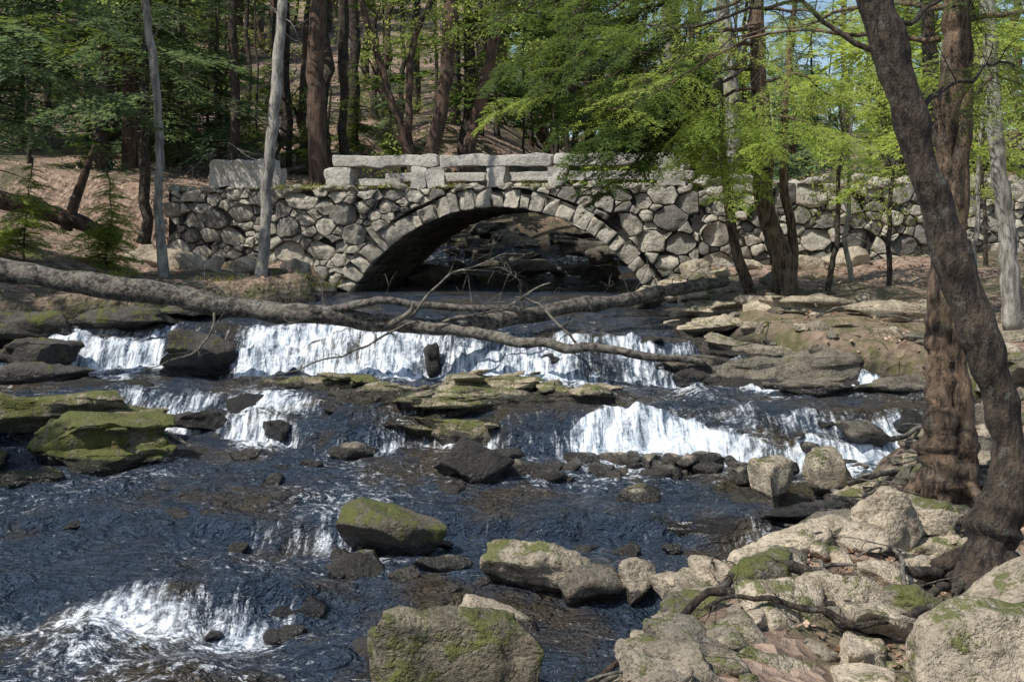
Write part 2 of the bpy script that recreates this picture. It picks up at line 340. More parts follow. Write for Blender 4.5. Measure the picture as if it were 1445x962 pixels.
for x, y, s, t, m in [(2.3, 8.0, .42, .7, .6), (1.35, 8.15, .36, .55, .65), (3.0, 8.6, .34, .8, .4), (1.9, 8.5, .3, .8, .4), (1.75, 7.6, .34, .85, .6), (2.55, 7.45, .36, .75, .6), (1.1, 7.5, .26, .5, .6), (2.2, 9.0, .3, .9, .3), (2.6, 9.9, .3, .8, .3), (.85, 8.5, .22, .4, .5), (.75, 7.9, .24, .3, .5), (3.7, 7.3, .4, .7, .4), (3.5, 9.6, .3, .8, .3), (3.9, 9.1, .35, .7, .3), (3.3, 10.2, .28, .9, .3), (2.15, 7.1, .26, .9, .3), (.9, 7.0, .26, .4, .6), (1.5, 8.9, .24, .8, .3), (2.75, 8.25, .24, .85, .3)]:
    rock(mb, (x, y, float(terrain(x, y))+s*.12), (s*1.25, s*.8, s*.48), int(x*91+y*17)+7000, rz=R.uniform(0, 3), rx=R.uniform(-.2, .2), ry=R.uniform(-.25, .25), box=.75, planes=8, sub=4, tint=t, moss=m, rough=.13)
mb.obj('bank_boulders', M_rock, wet=True)

def ledge(name, mat, items, st, rg_=(5, 8)):
    mb = MB()
    for c, s, sd, t, m in items:
        rock(mb, c, s, sd, rz=(sd % 7-3)*.07, ry=(sd % 5-2)*.03, box=.85, planes=6, strata=st, sub=5, tint=t, moss=m, rough=.12, flat_top=True)
    q = random.Random(items[0][2])
    for c, s, sd, t, m in items:
        for k in range(rg_[0]):
            a = q.uniform(0, 6.28); r_ = q.uniform(.06, .2)
            rock(mb, (c[0]+math.cos(a)*s[0]*q.uniform(.3, 1), c[1]+math.sin(a)*s[1]*q.uniform(.3, 1), c[2]+s[2]*q.uniform(.1, .7)), (r_*2.2, r_*1.3, r_*.4), sd*31+k, rz=q.uniform(0, 3), ry=q.uniform(-.2, .2), box=.8, planes=8, strata=.06, sub=3, tint=min(1, max(0, t+q.uniform(-.3, .3))), moss=m-.1)
    return mb.obj(name, mat, wet=True)
ledge('rock_ledge', M_mossrock, [((-.45, 15.2, .84), (1.55, .6, .32), 101, .8, .45), ((-1.6, 15.6, .87), (1.1, .5, .3), 103, .6, .4), ((-2.7, 16.2, .94), (1.25, .45, .24), 105, .5, .4),
    ((.7, 15.4, .88), (.8, .5, .26), 107, .9, .35), ((.1, 14.4, .55), (.8, .35, .30), 109, .6, .62), ((-1.2, 14.75, .58), (.95, .4, .32), 111, .45, .45),
    ((-.2, 15.8, 1.0), (.95, .45, .2), 113, 1.0, .25), ((-2.3, 15.2, .6), (.6, .35, .28), 115, .25, .35), ((-.9, 14.95, .9), (.7, .3, .14), 117, .8, .4), ((.45, 14.95, .82), (.6, .3, .12), 118, .9, .45), ((-.6, 14.45, .56), (.95, .35, .30), 119, .6, .5),
    ((.7, 14.3, .5), (.5, .3, .26), 122, .5, .6), ((-1.8, 14.9, .5), (.6, .3, .26), 125, .3, .4)], .09, (4, 6))
ledge('rock_ledge', M_mossrock, [((-5.1, 13.5, .62), (1.35, .65, .38), 121, .35, .8), ((-4.6, 13.2, .48), (.8, .4, .26), 122, .3, .75), ((-6.1, 14.6, .85), (1.5, .5, .32), 123, .5, .6), ((-6.3, 13.1, .5), (1.0, .5, .47), 124, .35, .75),
    ((-5.6, 12.6, .3), (.9, .3, .24), 126, .2, .6), ((-4.9, 14.6, .72), (.9, .4, .2), 127, .5, .6)], .1, (2, 4))
ledge('rock_ledge', M_rock, [((4.3, 16.6, 1.12), (2.0, .6, .34), 131, .2, .35), ((3.7, 17.4, 1.34), (1.5, .6, .24), 133, .45, .5), ((6.0, 16.9, 1.27), (1.4, .7, .36), 135, .3, .3),
    ((4.9, 17.9, 1.54), (1.8, .6, .2), 137, .65, .4), ((4.85, 19.1, 1.85), (1.0, .6, .32), 139, .85, .2), ((3.7, 20.2, 1.75), (1.2, .8, .18), 141, .85, .5),
    ((6.6, 18.2, 1.82), (1.3, .7, .24), 143, .75, .3), ((3.4, 18.8, 1.58), (.9, .6, .18), 145, .8, .55), ((5.8, 15.7, 1.0), (1.1, .4, .28), 147, .25, .3), ((4.0, 21.8, 1.87), (1.2, .9, .18), 149, .95, .6),
    ((7.4, 16.9, 1.6), (1.1, .7, .32), 151, .6, .3), ((2.9, 17.0, 1.12), (.7, .35, .2), 153, .15, .4), ((2.7, 17.8, 1.38), (.6, .4, .14), 157, .2, .4), ((4.2, 15.9, .92), (.9, .35, .16), 159, .15, .3)], .11, (2, 8))
mb = MB()
for c, s, sd, t, m in [((-4.95, 17.8, 1.18), (.66, .42, .44), 161, .5, .5), ((-7.5, 18.1, 1.2), (.9, .5, .45), 163, .6, .5), ((-8.0, 18.8, 1.6), (1.3, .6, .35), 165, .9, .6), ((-7.2, 17.0, .9), (.9, .4, .3), 167, .6, .4),
                       ((-3.6, 15.6, .75), (.5, .3, .22), 169, .5, .4), ((-1.25, 17.8, 1.1), (.14, .2, .34), 171, .3, .2), ((-5.9, 16.2, .85), (.9, .35, .18), 173, .7, .6), ((2.6, 14.2, .6), (.2, .2, .24), 175, .3, .2),
                       ((-2.0, 9.4, -.04), (.5, .3, .22), 177, .2, .2), ((-1.0, 8.2, -.04), (.45, .35, .2), 178, .2, .2), ((-2.4, 11.8, .24), (.4, .22, .2), 179, .3, .3), ((5.0, 14.3, .7), (.4, .3, .2), 180, .3, .2),
                       ((3.2, 11.35, .3), (.8, .2, .14), 181, .3, .2), ((1.9, 11.2, .2), (1.1, .16, .14), 182, .2, .2), ((.6, 17.2, 1.1), (.2, .2, .2), 183, .3, .2),
                       ((-4.2, 15.1, .6), (.4, .3, .2), 186, .4, .4), ((-6.4, 19.2, 1.65), (1.1, .5, .22), 187, .8, .6), ((-5.2, 20.4, 1.75), (1.0, .5, .2), 188, .8, .6), ((3.9, 14.1, .62), (.2, .2, .2), 189, .3, .2), ((-2.6, 13.0, .34), (.4, .2, .12), 190, .3, .2),
                       ((2.7, 16.5, 1.0), (.4, .25, .22), 192, .4, .3), ((-3.0, 14.6, .6), (.3, .25, .18), 193, .3, .3), ((-6.1, 15.3, .7), (.6, .3, .2), 195, .4, .5), ((1.35, 13.85, .5), (.22, .2, .2), 196, .3, .2)]:
    rock(mb, c, s, sd, rz=(sd % 7-3)*.1, box=.4, planes=8, strata=.1, sub=4, tint=t, moss=m, rough=.12)
mb.obj('wet_rocks', M_dark, wet=True)
mb = MB()
for k in range(62):
    y = R.uniform(31.6, 39); x = R.uniform(-2.4, 5.4); z = 1.75+max(0, y-31.8)*.2+max(0, x-.5)*.1
    s = R.uniform(.25, .75)
    rock(mb, (x, y, z+R.uniform(-.05, .2)), (s*1.25, s*.9, s*.5), 200+k, rz=R.uniform(-.6, .6), rx=R.uniform(-.15, .15), box=.7, planes=8, strata=.12, sub=4, tint=R.uniform(.2, 1), moss=R.uniform(.3, .6), flat_top=True)
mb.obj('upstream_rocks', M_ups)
mb = MB()
for k in range(44):
    x = R.uniform(.2, 2.7); y = R.uniform(12.6, 13.3); s = R.uniform(.04, .18)
    rock(mb, (x, y, float(level(x, y))+s*.2), (s*1.6, s, s*.75), 300+k, rz=R.uniform(0, 3), planes=8, sub=3, box=.3, tint=R.uniform(.0, .8), moss=.3)
for x, y, s in [(-.6, 10.1, .17), (-1.35, 10.15, .2), (.0, 10.35, .16), (1.1, 10.6, .13), (1.3, 12.0, .22), (-1.9, 13.7, .22), (.2, 12.9, .2), (3.0, 12.9, .2), (-.95, 9.9, .12), (-3.2, 13.6, .14), (1.5, 10.7, .08), (-.1, 13.5, .16), (4.2, 13.6, .25), (2.2, 13.2, .2)]:
    rock(mb, (x, y, float(level(x, y))+s*.15), (s*1.7, s, s*.7), int(x*100+y*7)+900, rz=R.uniform(-.4, .4), planes=8, sub=3, box=.3, tint=R.uniform(.05, .5), moss=.4)
for k in range(60):
    y = R.uniform(7.5, 13.8); x = R.uniform(-4.5 if y > 10 else -3, float(np.interp(y, YR, XR))); s = R.uniform(.06, .17)
    rock(mb, (x, y, float(level(x, y))-s*.05), (s*1.6, s, s*.6), 3900+k, rz=R.uniform(0, 3), planes=8, sub=3, box=.3, tint=R.uniform(.0, .25), moss=.3)
mb.obj('river_rocks', M_rock, wet=True)
mb = MB()
cnt = 0
while cnt < 520:
    y = R.uniform(6.2, 25.5); side = R.random()
    if R.random() < .5: y = R.uniform(6.2, 13)
    xr = np.interp(y, YR, XR); xl = np.interp(y, YL, XL)
    if side < .82:
        x = xr+abs(R.gauss(0, 1.2))+.05*R.random(); s = R.choice([.05, .08, .12, .16, .24])*R.uniform(.8, 1.3)
        if y > 14: s *= 1.25
        if y > 18 and R.random() < .6: continue
    else:
        x = xl-abs(R.gauss(0, .8))+.4; s = R.choice([.12, .2, .3])*R.uniform(.8, 1.2)
    if math.hypot(x-3.5, y-8.5) < .55 or math.hypot(x-3.95, y-10.4) < .45: continue
    z = float(terrain(x, y)); rock(mb, (x, y, z+s*.1), (s*R.uniform(1, 1.8), s, s*R.uniform(.4, .75)), 1000+cnt, rz=R.uniform(0, 3), rx=R.uniform(-.25, .25), planes=9, box=R.uniform(.3, .9), sub=3 if s < .2 else 4, tint=R.uniform(.05, 1), moss=R.uniform(.2, .8)); cnt += 1
for x, y, s, t in [(-7.2, 25.6, .5, .9), (-6.6, 25.0, .42, .85), (-7.9, 26.0, .55, .7), (-6.1, 25.8, .45, 1.0), (-5.0, 26.2, .5, .8), (-4.3, 25.9, .4, .6), (-8.6, 26.5, .5, .7), (3.6, 24.9, .45, .9), (4.2, 25.2, .5, .8), (3.3, 24.2, .35, .9), (6.6, 25.6, .45, .9), (7.4, 25.4, .55, .95), (10.6, 21.6, .5, .9), (2.6, 23.2, .5, .9), (1.6, 22.6, .3, .6), (9.3, 19.5, .45, .8), (5.2, 24.9, .3, .8)]:
    rock(mb, (x, y, float(max(terrain(x, y), level(x, y)))+s*.22), (s*1.2, s*.8, s*.72), int(x*37+y*11)+500, rz=R.uniform(0, 3), planes=8, box=.6, sub=4, tint=t, moss=.25)
mb.obj('bank_rocks', M_rock, wet=True)

# ---------------------------------------------------------------- bridge
TH = math.radians(12); BO = np.array([-.35, 27.1, 0]); BD = np.array([math.cos(TH), -math.sin(TH), 0]); BI = np.array([math.sin(TH), math.cos(TH), 0])
def frame(o, d, i): return lambda s, dep, z: np.asarray(o)+np.multiply.outer(np.asarray(s, float), d)+np.multiply.outer(np.asarray(dep, float), i)+np.multiply.outer(np.asarray(z, float), np.array([0, 0, 1.]))
BF = frame(BO, BD, BI)
RI = 4.207; CZ = -.477; RE = 4.66; HA = math.asin(3.6/RI)
def clip(poly, p, n):
    out = []
    for i in range(len(poly)):
        a, b = poly[i], poly[(i+1) % len(poly)]; da = (a[0]-p[0])*n[0]+(a[1]-p[1])*n[1]; db = (b[0]-p[0])*n[0]+(b[1]-p[1])*n[1]
        if da <= 0: out.append(a)
        if (da < 0) != (db < 0) and abs(da-db) > 1e-9:
            t = da/(da-db); out.append((a[0]+(b[0]-a[0])*t, a[1]+(b[1]-a[1])*t))
    return out
def area(p): return .5*abs(sum(p[i][0]*p[(i+1) % len(p)][1]-p[(i+1) % len(p)][0]*p[i][1] for i in range(len(p))))
def stone(mb, poly, fr, depth, q, tint, gap=.014, bulge=.05, moss=.4):
    p = np.array(poly); cen = p.mean(0); q2 = []
    cr = q.uniform(.04, .13)
    for i in range(len(p)):
        a, b = p[i], p[(i+1) % len(p)]; e_ = b-a; nrm_ = np.array([-e_[1], e_[0]])
        for t in (cr, .35, .65, 1-cr): q2.append(a+e_*t-nrm_*(q.uniform(-.035, .02) if .1 < t < .9 else 0))
    p = np.array(q2)
    dv = p-cen; dl = np.linalg.norm(dv, axis=1)[:, None]
    p = cen+dv*(1-gap/np.maximum(dl, .03))
    n = len(p); rings = []
    b = bulge*q.uniform(.2, 1.2); tx, tz = q.uniform(-.45, .45), q.uniform(-.45, .45)
    fx, fz, fo_ = q.uniform(-1.4, 1.4), q.uniform(-.4, 1.6), q.uniform(.0, .12)
    sd = q.randint(0, 9999)
    for k, (sc_, dp) in enumerate([(1.0, .16), (1.0, -.25*b), (.965, -.75*b), (.87, -.96*b), (.55, -1.06*b), (.25, -1.1*b)]):
        r = cen+(p-cen)*sc_
        nn = fbm(np.column_stack([r*6, np.full(n, sd+k*.5)]), 3, 5)
        lx_, lz_ = r[:, 0]-cen[0], r[:, 1]-cen[1]
        d = dp+depth+lx_*tx*(k > 0)*.6+lz_*tz*(k > 0)*.6+nn*.028*(k > 0)+np.maximum(0, lx_*fx+lz_*fz-fo_)*.6*(k > 1)
        r = r+(nn*.012)[:, None]*(k > 0)
        rings.append(fr(r[:, 0], d, r[:, 1]))
    V = np.concatenate(rings+[fr([cen[0]], [depth-1.1*b], [cen[1]])])
    F = []
    for k in range(5):
        for i in range(n):
            j = (i+1) % n; F.append([k*n+i, k*n+j, (k+1)*n+j, (k+1)*n+i])
    mb.add(V, F, tint, moss)
    mb.f.extend([[mb.n-len(V)+5*n+i, mb.n-len(V)+5*n+(i+1) % n, mb.n-1] for i in range(n)])
def rubble(mb, fr, s0, s1, ztop, zbot, seed, arch=False, rmin=.08, rmax=.33, an=1.3):
    q = random.Random(seed); seeds = []
    area_ = (s1-s0)*(ztop-zbot)
    for r0, tries in ((rmax, int(area_*3.5)), (rmax*.7, int(area_*11)), (rmax*.46, int(area_*40)), (rmin, int(area_*95))):
        for _ in range(tries):
            a = q.uniform(s0-.1, s1+.1); b = q.uniform(zbot, ztop-.03); r = r0*q.uniform(.85, 1.12)
            if arch and math.hypot(a, b-CZ) < RE+r*.55: continue
            if all((a-c)**2+((b-e)*an)**2 > (r+rr)**2*.84 for c, e, rr in seeds if abs(a-c) < .8): seeds.append((a, b, r))
    S = np.array(seeds)
    for i, (a, b, ra) in enumerate(seeds):
        if not (s0 < a < s1): continue
        poly = [(s0, zbot-.2), (s1, zbot-.2), (s1, ztop), (s0, ztop)]
        d = (S[:, 0]-a)**2+((S[:, 1]-b)*an)**2; order = np.argsort(d)[1:20]
        for j in order:
            c, e, rc = S[j]; dd = float(d[j]); t = .5+(ra*ra-rc*rc)/(2*dd); poly = clip(poly, (a+(c-a)*t, b+(e-b)*t), (c-a, (e-b)*an*an))
            if len(poly) < 3: break
        if len(poly) < 3: continue
        if arch:
            r = math.hypot(a, b-CZ); n = (-a/r, -(b-CZ)/r); pt = (-n[0]*(RE+.01), CZ-n[1]*(RE+.01)); poly = clip(poly, pt, n)
        pp = []
        for v in poly:
            if not pp or math.hypot(v[0]-pp[-1][0], v[1]-pp[-1][1]) > .035: pp.append(v)
        if len(pp) < 3 or area(pp) < .005: continue
        stone(mb, pp, fr, q.uniform(-.07, .06), q, q.choice([q.uniform(.0, .4), q.uniform(.4, 1), q.uniform(.75, 1)]), gap=.012, bulge=.06, moss=q.uniform(.1, .6))
bridge = empty('stone_arch_bridge')
mb = MB(); rubble(mb, BF, -8.6, 4.75, 4.22, 1.35, 5, arch=True)
mb.obj('rubble_face', M_bridge, bridge)
mb = MB(); q = random.Random(9)
N = 27; ang = np.linspace(-HA-.03, HA+.03, N+1); ang[1:-1] += np.array([q.uniform(-.02, .02) for _ in range(N-1)])
for k in range(N):
    a0, a1 = ang[k], ang[k+1]; re = RE-q.uniform(-.08, .1)
    poly = [(RI*math.sin(a0), CZ+RI*math.cos(a0)), (RI*math.sin(a1), CZ+RI*math.cos(a1)), (re*math.sin(a1), CZ+re*math.cos(a1)), (re*math.sin(a0), CZ+re*math.cos(a0))]
    stone(mb, poly, BF, -.05+q.uniform(-.03, .02), q, q.uniform(.55, 1.0), gap=.011, bulge=.05, moss=.1)
mb.obj('arch_ring', M_bridge, bridge)
mb = MB()
def rbox(mb, fr, c, s, tint=.6, n=5, rough=.02, seed=0, taper=None, moss=.1):
    l = np.linspace(-1, 1, n); A, B = np.meshgrid(l, l); o = np.ones_like(A)
    F0 = grid_faces(n, n)
    for ax in range(3):
        for sg in (-1, 1):
            co = [None]*3; co[ax] = o*sg; co[(ax+1) % 3] = A; co[(ax+2) % 3] = B
            p = np.stack(co, -1).reshape(-1, 3)
            pr = p*(1-.06*((np.abs(p)**6).sum(1)-1)[:, None]*.5)
            w = pr*np.array(s)/2
            if taper: w[:, 2] *= 1+taper*pr[:, 0]
            w = w+np.array(c)
            w = w+np.stack([fbm(w*3+seed, 3, 1), fbm(w*3+seed+9, 3, 2), fbm(w*3+seed+17, 3, 3)], -1)*rough
            F = F0 if sg > 0 else F0[:, ::-1]
            mb.add(fr(w[:, 0], w[:, 1], w[:, 2]), F, tint, moss)
DEP = 4.6
for k in range(N):
    a0, a1 = ang[k], ang[k+1]; d = .12
    while d < DEP:
        w = q.uniform(.35, .8); d1 = min(DEP, d+w); g_ = .015; ra = RI+q.uniform(-.03, .04)
        m = 4; AA, DD = np.meshgrid(np.linspace(a0+g_/RI, a1-g_/RI, m), np.linspace(d+g_, d1-g_, m))
        edge = ((AA > a0+.01) & (AA < a1-.01) & (DD > d+.05) & (DD < d1-.05))
        rr = ra-.03*edge+.015*fbm(np.stack([AA*20, DD*5, AA*0+k], -1), 2, 4)
        inner = BF(rr*np.sin(AA), DD, CZ+rr*np.cos(AA)).reshape(-1, 3)
        mb.add(inner, grid_faces(m, m), q.uniform(.2, .9), .2)
        rim = [0, 1, 2, 3, 7, 11, 15, 14, 13, 12, 8, 4]
        out_ = BF(((rr+.2)*np.sin(AA)), DD, CZ+(rr+.2)*np.cos(AA)).reshape(-1, 3)
        V = np.concatenate([inner[rim], out_[rim]]); L_ = len(rim)
        mb.add(V, [[i, (i+1) % L_, L_+(i+1) % L_, L_+i] for i in range(L_)], .3, .2)
        d = d1
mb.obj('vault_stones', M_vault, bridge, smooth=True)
mb = MB(); aa = np.linspace(-HA, HA, 40); rr = RI+.1
for d in (.1, DEP):
    V = []
    for a in aa: V += [BF(rr*math.sin(a), d, CZ+rr*math.cos(a)), BF(rr*math.sin(a), d, 4.15)]
    mb.add(np.array(V), [[2*i, 2*i+2, 2*i+3, 2*i+1] for i in range(39)], .1, 0)
    sL = rr*math.sin(HA)
    for s0, s1 in ((-8.6, -sL), (sL, 4.75)):
        mb.add(np.array([BF(s0, d, 1), BF(s1, d, 1), BF(s1, d, 4.15), BF(s0, d, 4.15)]), [[0, 1, 2, 3]], .1, 0)
V = []
for a in aa: V += [BF(rr*math.sin(a), .1, CZ+rr*math.cos(a)), BF(rr*math.sin(a), DEP, CZ+rr*math.cos(a))]
mb.add(np.array(V), [[2*i, 2*i+2, 2*i+3, 2*i+1] for i in range(39)], .1, 0)
for sg in (-1, 1):
    s_ = sg*rr*math.sin(HA); mb.add(np.array([BF(s_, .1, .9), BF(s_, DEP, .9), BF(s_, DEP, 1.75), BF(s_, .1, 1.75)]), [[0, 1, 2, 3]], .1, 0)
mb.obj('mortar_core', M_dark, bridge, smooth=False)
mb = MB()
S_, D_ = np.meshgrid(np.linspace(-8.7, 4.8, 90), np.linspace(.0, DEP+.1, 30))
ZZ = 4.2+.05*fbm(np.stack([S_*1.5, D_*1.5, S_*0], -1), 3, 6)
mb.add(BF(S_.ravel(), D_.ravel(), ZZ.ravel()), grid_faces(30, 90), .5, .15)
mb.obj('deck_soil', M_ground, bridge)
mb = MB()
for k, (a, b) in enumerate([(-4.2, -1.48), (-1.46, 1.33), (1.35, 4.35)]):
    rbox(mb, BF, ((a+b)/2, .22, 4.87-.01*k), (b-a, .42, .27), .95-.1*k, 14, .04, k*7)
for a, w, h, t in [(-4.0, .72, .52, .9), (-1.98, .38, .5, .7), (-1.55, .4, .5, .8), (-.02, .44, .5, .75), (1.45, .42, .5, .7), (4.1, .6, .5, .8)]:
    rbox(mb, BF, (a, .2, 4.22+h/2-.01), (w, .44, h), t, 7, .06, a*5)
rbox(mb, BF, (-3.0, .3, 4.36), (1.1, .3, .18), .7, 7, .03, 3)
for k, (a, b) in enumerate([(-4.2, -1.3), (-1.28, 1.5), (1.52, 4.4)]):
    rbox(mb, BF, ((a+b)/2, DEP-.2, 4.68), (b-a, .4, .24), .7, 10, .03, k*9+40)
    rbox(mb, BF, (a+.3, DEP-.2, 4.36), (.5, .4, .42), .7, 6, .04, k*9+50)
mb.obj('granite_parapet', M_granite, bridge)
mb = MB()
rbox(mb, BF, (-6.65, .35, 4.6), (1.75, .6, .68), .75, 12, .07, 77, taper=.06)
rbox(mb, BF, (-5.75, .3, 4.5), (.3, .4, .5), .6, 7, .05, 78)
mb.obj('granite_slab', M_granite, smooth=True)
mb = MB()
for k in range(70):
    s = R.uniform(-8.6, 4.6); r_ = R.uniform(.08, .2)
    p_ = BF(s, R.uniform(-.02, .25), 4.22); rock(mb, p_, (r_*1.4, r_, r_*.6), 2000+k, rz=R.uniform(0, 3), planes=8, sub=3, box=.5, tint=R.uniform(.4, 1), moss=R.uniform(.2, .7))
mb.obj('cap_stones', M_bridge, bridge)
RP = BF(4.75, 0, 0); WD = np.array([1, .07, 0]); WD = WD/np.linalg.norm(WD); WI = np.array([-WD[1], WD[0], 0])
WF = frame(RP, WD, WI)
wall = empty('stone_wall')
mb = MB(); rubble(mb, WF, 0.0, 12.5, 4.28, 2.0, 25, rmax=.35); mb.obj('wall_stones', M_bridge, wall)
mb = MB(); mb.add(np.array([WF(s, d, z) for s in (-.1, 12.6) for d in (.1, .9) for z in (1.2, 4.2)]), [[0, 4, 5, 1], [1, 5, 7, 3], [2, 3, 7, 6], [0, 1, 3, 2], [4, 6, 7, 5]], .1, 0)
mb.obj('wall_core', M_dark, wall, smooth=False)
mb = MB()
for k in range(46):
    s = .1+k*.27+R.uniform(-.08, .08); r_ = R.uniform(.1, .3)
    rock(mb, WF(s, R.uniform(.1, .3), 4.26+r_*.2), (r_*1.3, r_, r_*.75), 2100+k, rz=R.uniform(0, 3), planes=8, sub=3, box=.5, tint=R.uniform(.4, 1), moss=R.uniform(.1, .5))
mb.obj('wall_cap_stones', M_bridge, wall)

# ---------------------------------------------------------------- wood
def catmull(P, n):
    P = np.array(P, float); P = np.vstack([2*P[0]-P[1], P, 2*P[-1]-P[-2]]); out = []
    m = len(P)-3
    for t in np.linspace(0, m-1e-6, n):
        i = int(t); u = t-i; a, b, c, d = P[i:i+4]
        out.append(.5*((2*b)+(-a+c)*u+(2*a-5*b+4*c-d)*u*u+(-a+3*b-3*c+d)*u**3))
    return np.array(out)
def tube(mb, pts, radii, n=None, sides=10, rough=.12, seed=0, tint=.5, wob=0.0, lobes=0):
    n = n or max(6, len(pts)*4)
    C = catmull(np.column_stack([pts, radii]), n); r = np.maximum(C[:, 3], .001); C = C[:, :3]
    if wob: C = C+np.stack([fbm(C*1.5+seed, 3, 4), fbm(C*1.5+seed+5, 3, 5), fbm(C*1.5+seed+9, 3, 6)], -1)*wob
    T = np.gradient(C, axis=0); T /= np.maximum(np.linalg.norm(T, axis=1), 1e-6)[:, None]
    u = np.cross(T[0], [0.13, .9, .31]); u /= np.linalg.norm(u); Rg = []
    th = np.linspace(0, 2*np.pi, sides, endpoint=False); cs = np.cos(th)[:, None]; sn = np.sin(th)[:, None]
    for i in range(n):
        u = u-T[i]*np.dot(u, T[i]); u /= np.linalg.norm(u); v = np.array([T[i][1]*u[2]-T[i][2]*u[1], T[i][2]*u[0]-T[i][0]*u[2], T[i][0]*u[1]-T[i][1]*u[0]])
        Rg.append(cs*u+sn*v)
    Rg = np.array(Rg)
    if rough:
        pp = C[:, None]+Rg*r[:, None, None]
        k = 1+rough*fbm(pp*(.35/np.maximum(r, .02))[:, None, None]+seed, 3, 11)
    else: k = np.ones((n, sides))
    if lobes: k = k+.22*lobes*np.sin(th*4+seed)[None]*((r/max(r))**3)[:, None]
    V = (C[:, None]+Rg*(r[:, None]*k)[..., None]).reshape(-1, 3)
    V = np.concatenate([V, C[:1], C[-1:]])
    i = np.arange(n*sides).reshape(n, sides); j = np.roll(i, -1, 1)
    F = np.stack([i[:-1], j[:-1], j[1:], i[1:]], -1).reshape(-1, 4)
    mb.add(V, F, tint)
    b = mb.n-len(V)
    mb.f.extend([[b+(k+1) % sides, b+k, b+n*sides] for k in range(sides)]+[[b+(n-1)*sides+k, b+(n-1)*sides+(k+1) % sides, b+n*sides+1] for k in range(sides)])
    return C
def twigs(mb, C, r0, count, q, length=1.0, depth=1, up=.2):
    for k in range(count):
        i = q.randint(len(C)//4, len(C)-1); p = C[i]
        d = np.array([q.gauss(0, 1), q.gauss(0, 1), q.gauss(up, .6)]); d /= np.linalg.norm(d); L = length*q.uniform(.4, 1.2)
        b = p+d*L*.5+np.array([q.gauss(0, .08), q.gauss(0, .08), q.gauss(0, .08)])*L; e = p+d*L+np.array([q.gauss(0, .2), q.gauss(0, .2), q.gauss(0, .2)])*L
        D = tube(mb, [p, b, e], [r0, r0*.6, r0*.2], n=8, sides=4, rough=0)
        if depth: twigs(mb, D, r0*.5, 3, q, length*.5, depth-1, up)

mb = MB(); q = random.Random(4)
A = tube(mb, [(-9.6, 16.8, 3.0), (-7.6, 17.0, 2.56), (-6.0, 17.0, 2.32), (-4.5, 17.0, 2.03), (-3.1, 17.0, 1.93), (-1.7, 17.2, 1.74), (-.6, 17.5, 1.72), (.3, 18.2, 1.8), (1.8, 19.4, 1.97), (2.9, 20.3, 2.1), (4.0, 21.0, 2.25)],
         [.2, .18, .17, .155, .14, .14, .13, .12, .12, .11, .1], n=110, sides=14, rough=.2, seed=2, wob=.05)
B = tube(mb, [(-1.5, 17.2, 1.74), (-.8, 17.0, 1.66), (.0, 16.7, 1.55), (.9, 16.5, 1.45), (1.9, 16.4, 1.34), (2.85, 16.4, 1.26)], [.09, .085, .08, .07, .06, .05], n=46, sides=10, seed=6, wob=.06)
tube(mb, [(-4.0, 17.0, 2.0), (-3.0, 16.9, 2.0), (-1.6, 17.1, 2.08), (-.2, 17.5, 1.95), (.5, 17.9, 1.85)], [.05, .07, .06, .055, .04], n=40, sides=8, seed=8, wob=.06)
tube(mb, [(-1.8, 17.0, 1.75), (-1.5, 16.8, 1.95), (-1.45, 16.7, 2.1)], [.05, .04, .02], sides=7)
for pts in [[(-1.4, 16.9, 1.8), (-2.0, 16.6, 1.55), (-3.0, 16.4, 1.15), (-3.9, 16.2, 1.05)], [(-1.4, 16.9, 1.9), (-1.2, 16.8, 2.3), (-.5, 16.9, 2.6), (.3, 17, 2.8)],
            [(-4.4, 17, 2.0), (-4.5, 16.7, 1.6), (-4.9, 16.5, 1.25), (-5.3, 16.4, 1.1)], [(.2, 18, 1.85), (.1, 17.8, 2.2), (-.1, 17.6, 2.5)], [(-1.0, 17.2, 1.8), (-.2, 17.0, 2.0), (.6, 17, 2.3)], [(.9, 16.5, 1.45), (.5, 16.8, 1.9), (.0, 17, 2.05)]]:
    D = tube(mb, pts, [.022, .018, .012, .006][:len(pts)], n=20, sides=6, wob=.12, seed=q.random()*9)
    twigs(mb, D, .007, 5, q, .6, 1)
twigs(mb, A, .010, 30, q, .8, 1, .3)
mb.obj('fallen_log', M_deadwood)
mb = MB()
tube(mb, [(-12.2, 24.0, 3.9), (-10.6, 24.2, 3.75), (-9.3, 24.6, 3.3), (-8.6, 24.8, 2.9)], [.22, .2, .17, .14], n=30, sides=12, wob=.08)
tube(mb, [(-9.6, 24.5, 3.2), (-9.3, 24.4, 4.0), (-8.9, 24.3, 5.0)], [.13, .11, .05], n=18, sides=10)
mb.obj('fallen_log', M_redbark)

tA = empty('leaning_tree'); mb = MB(); q = random.Random(21)
CA = tube(mb, [(3.44, 8.5, .1), (3.52, 8.5, .5), (3.62, 8.5, .95), (3.7, 8.5, 1.42), (3.57, 8.5, 1.99), (3.42, 8.5, 2.57), (3.26, 8.5, 3.1), (3.07, 8.5, 3.68), (2.88, 8.5, 4.26), (2.7, 8.5, 4.85), (2.35, 8.6, 6.2), (2.1, 8.8, 8.5)],
          [.36, .25, .18, .14, .135, .14, .135, .13, .125, .12, .10, .05], n=150, sides=28, rough=.22, seed=3, wob=.04, lobes=.6)
for a in range(8):
    an = a*.8+.4; L_ = R.uniform(.5, 1.2); x0, y0 = 3.5, 8.5; pts = []
    for t in (0, .3, .6, 1.0):
        x = x0+math.cos(an+t*.5)*(.15+L_*t); y = y0+math.sin(an+t*.5)*(.15+L_*t)*.9; pts.append((x, y, float(terrain(x, y))+.2*(1-t)**2+.0))
    tube(mb, pts, [.08, .045, .025, .01], n=22, sides=9, wob=.09, seed=a)
hl = []
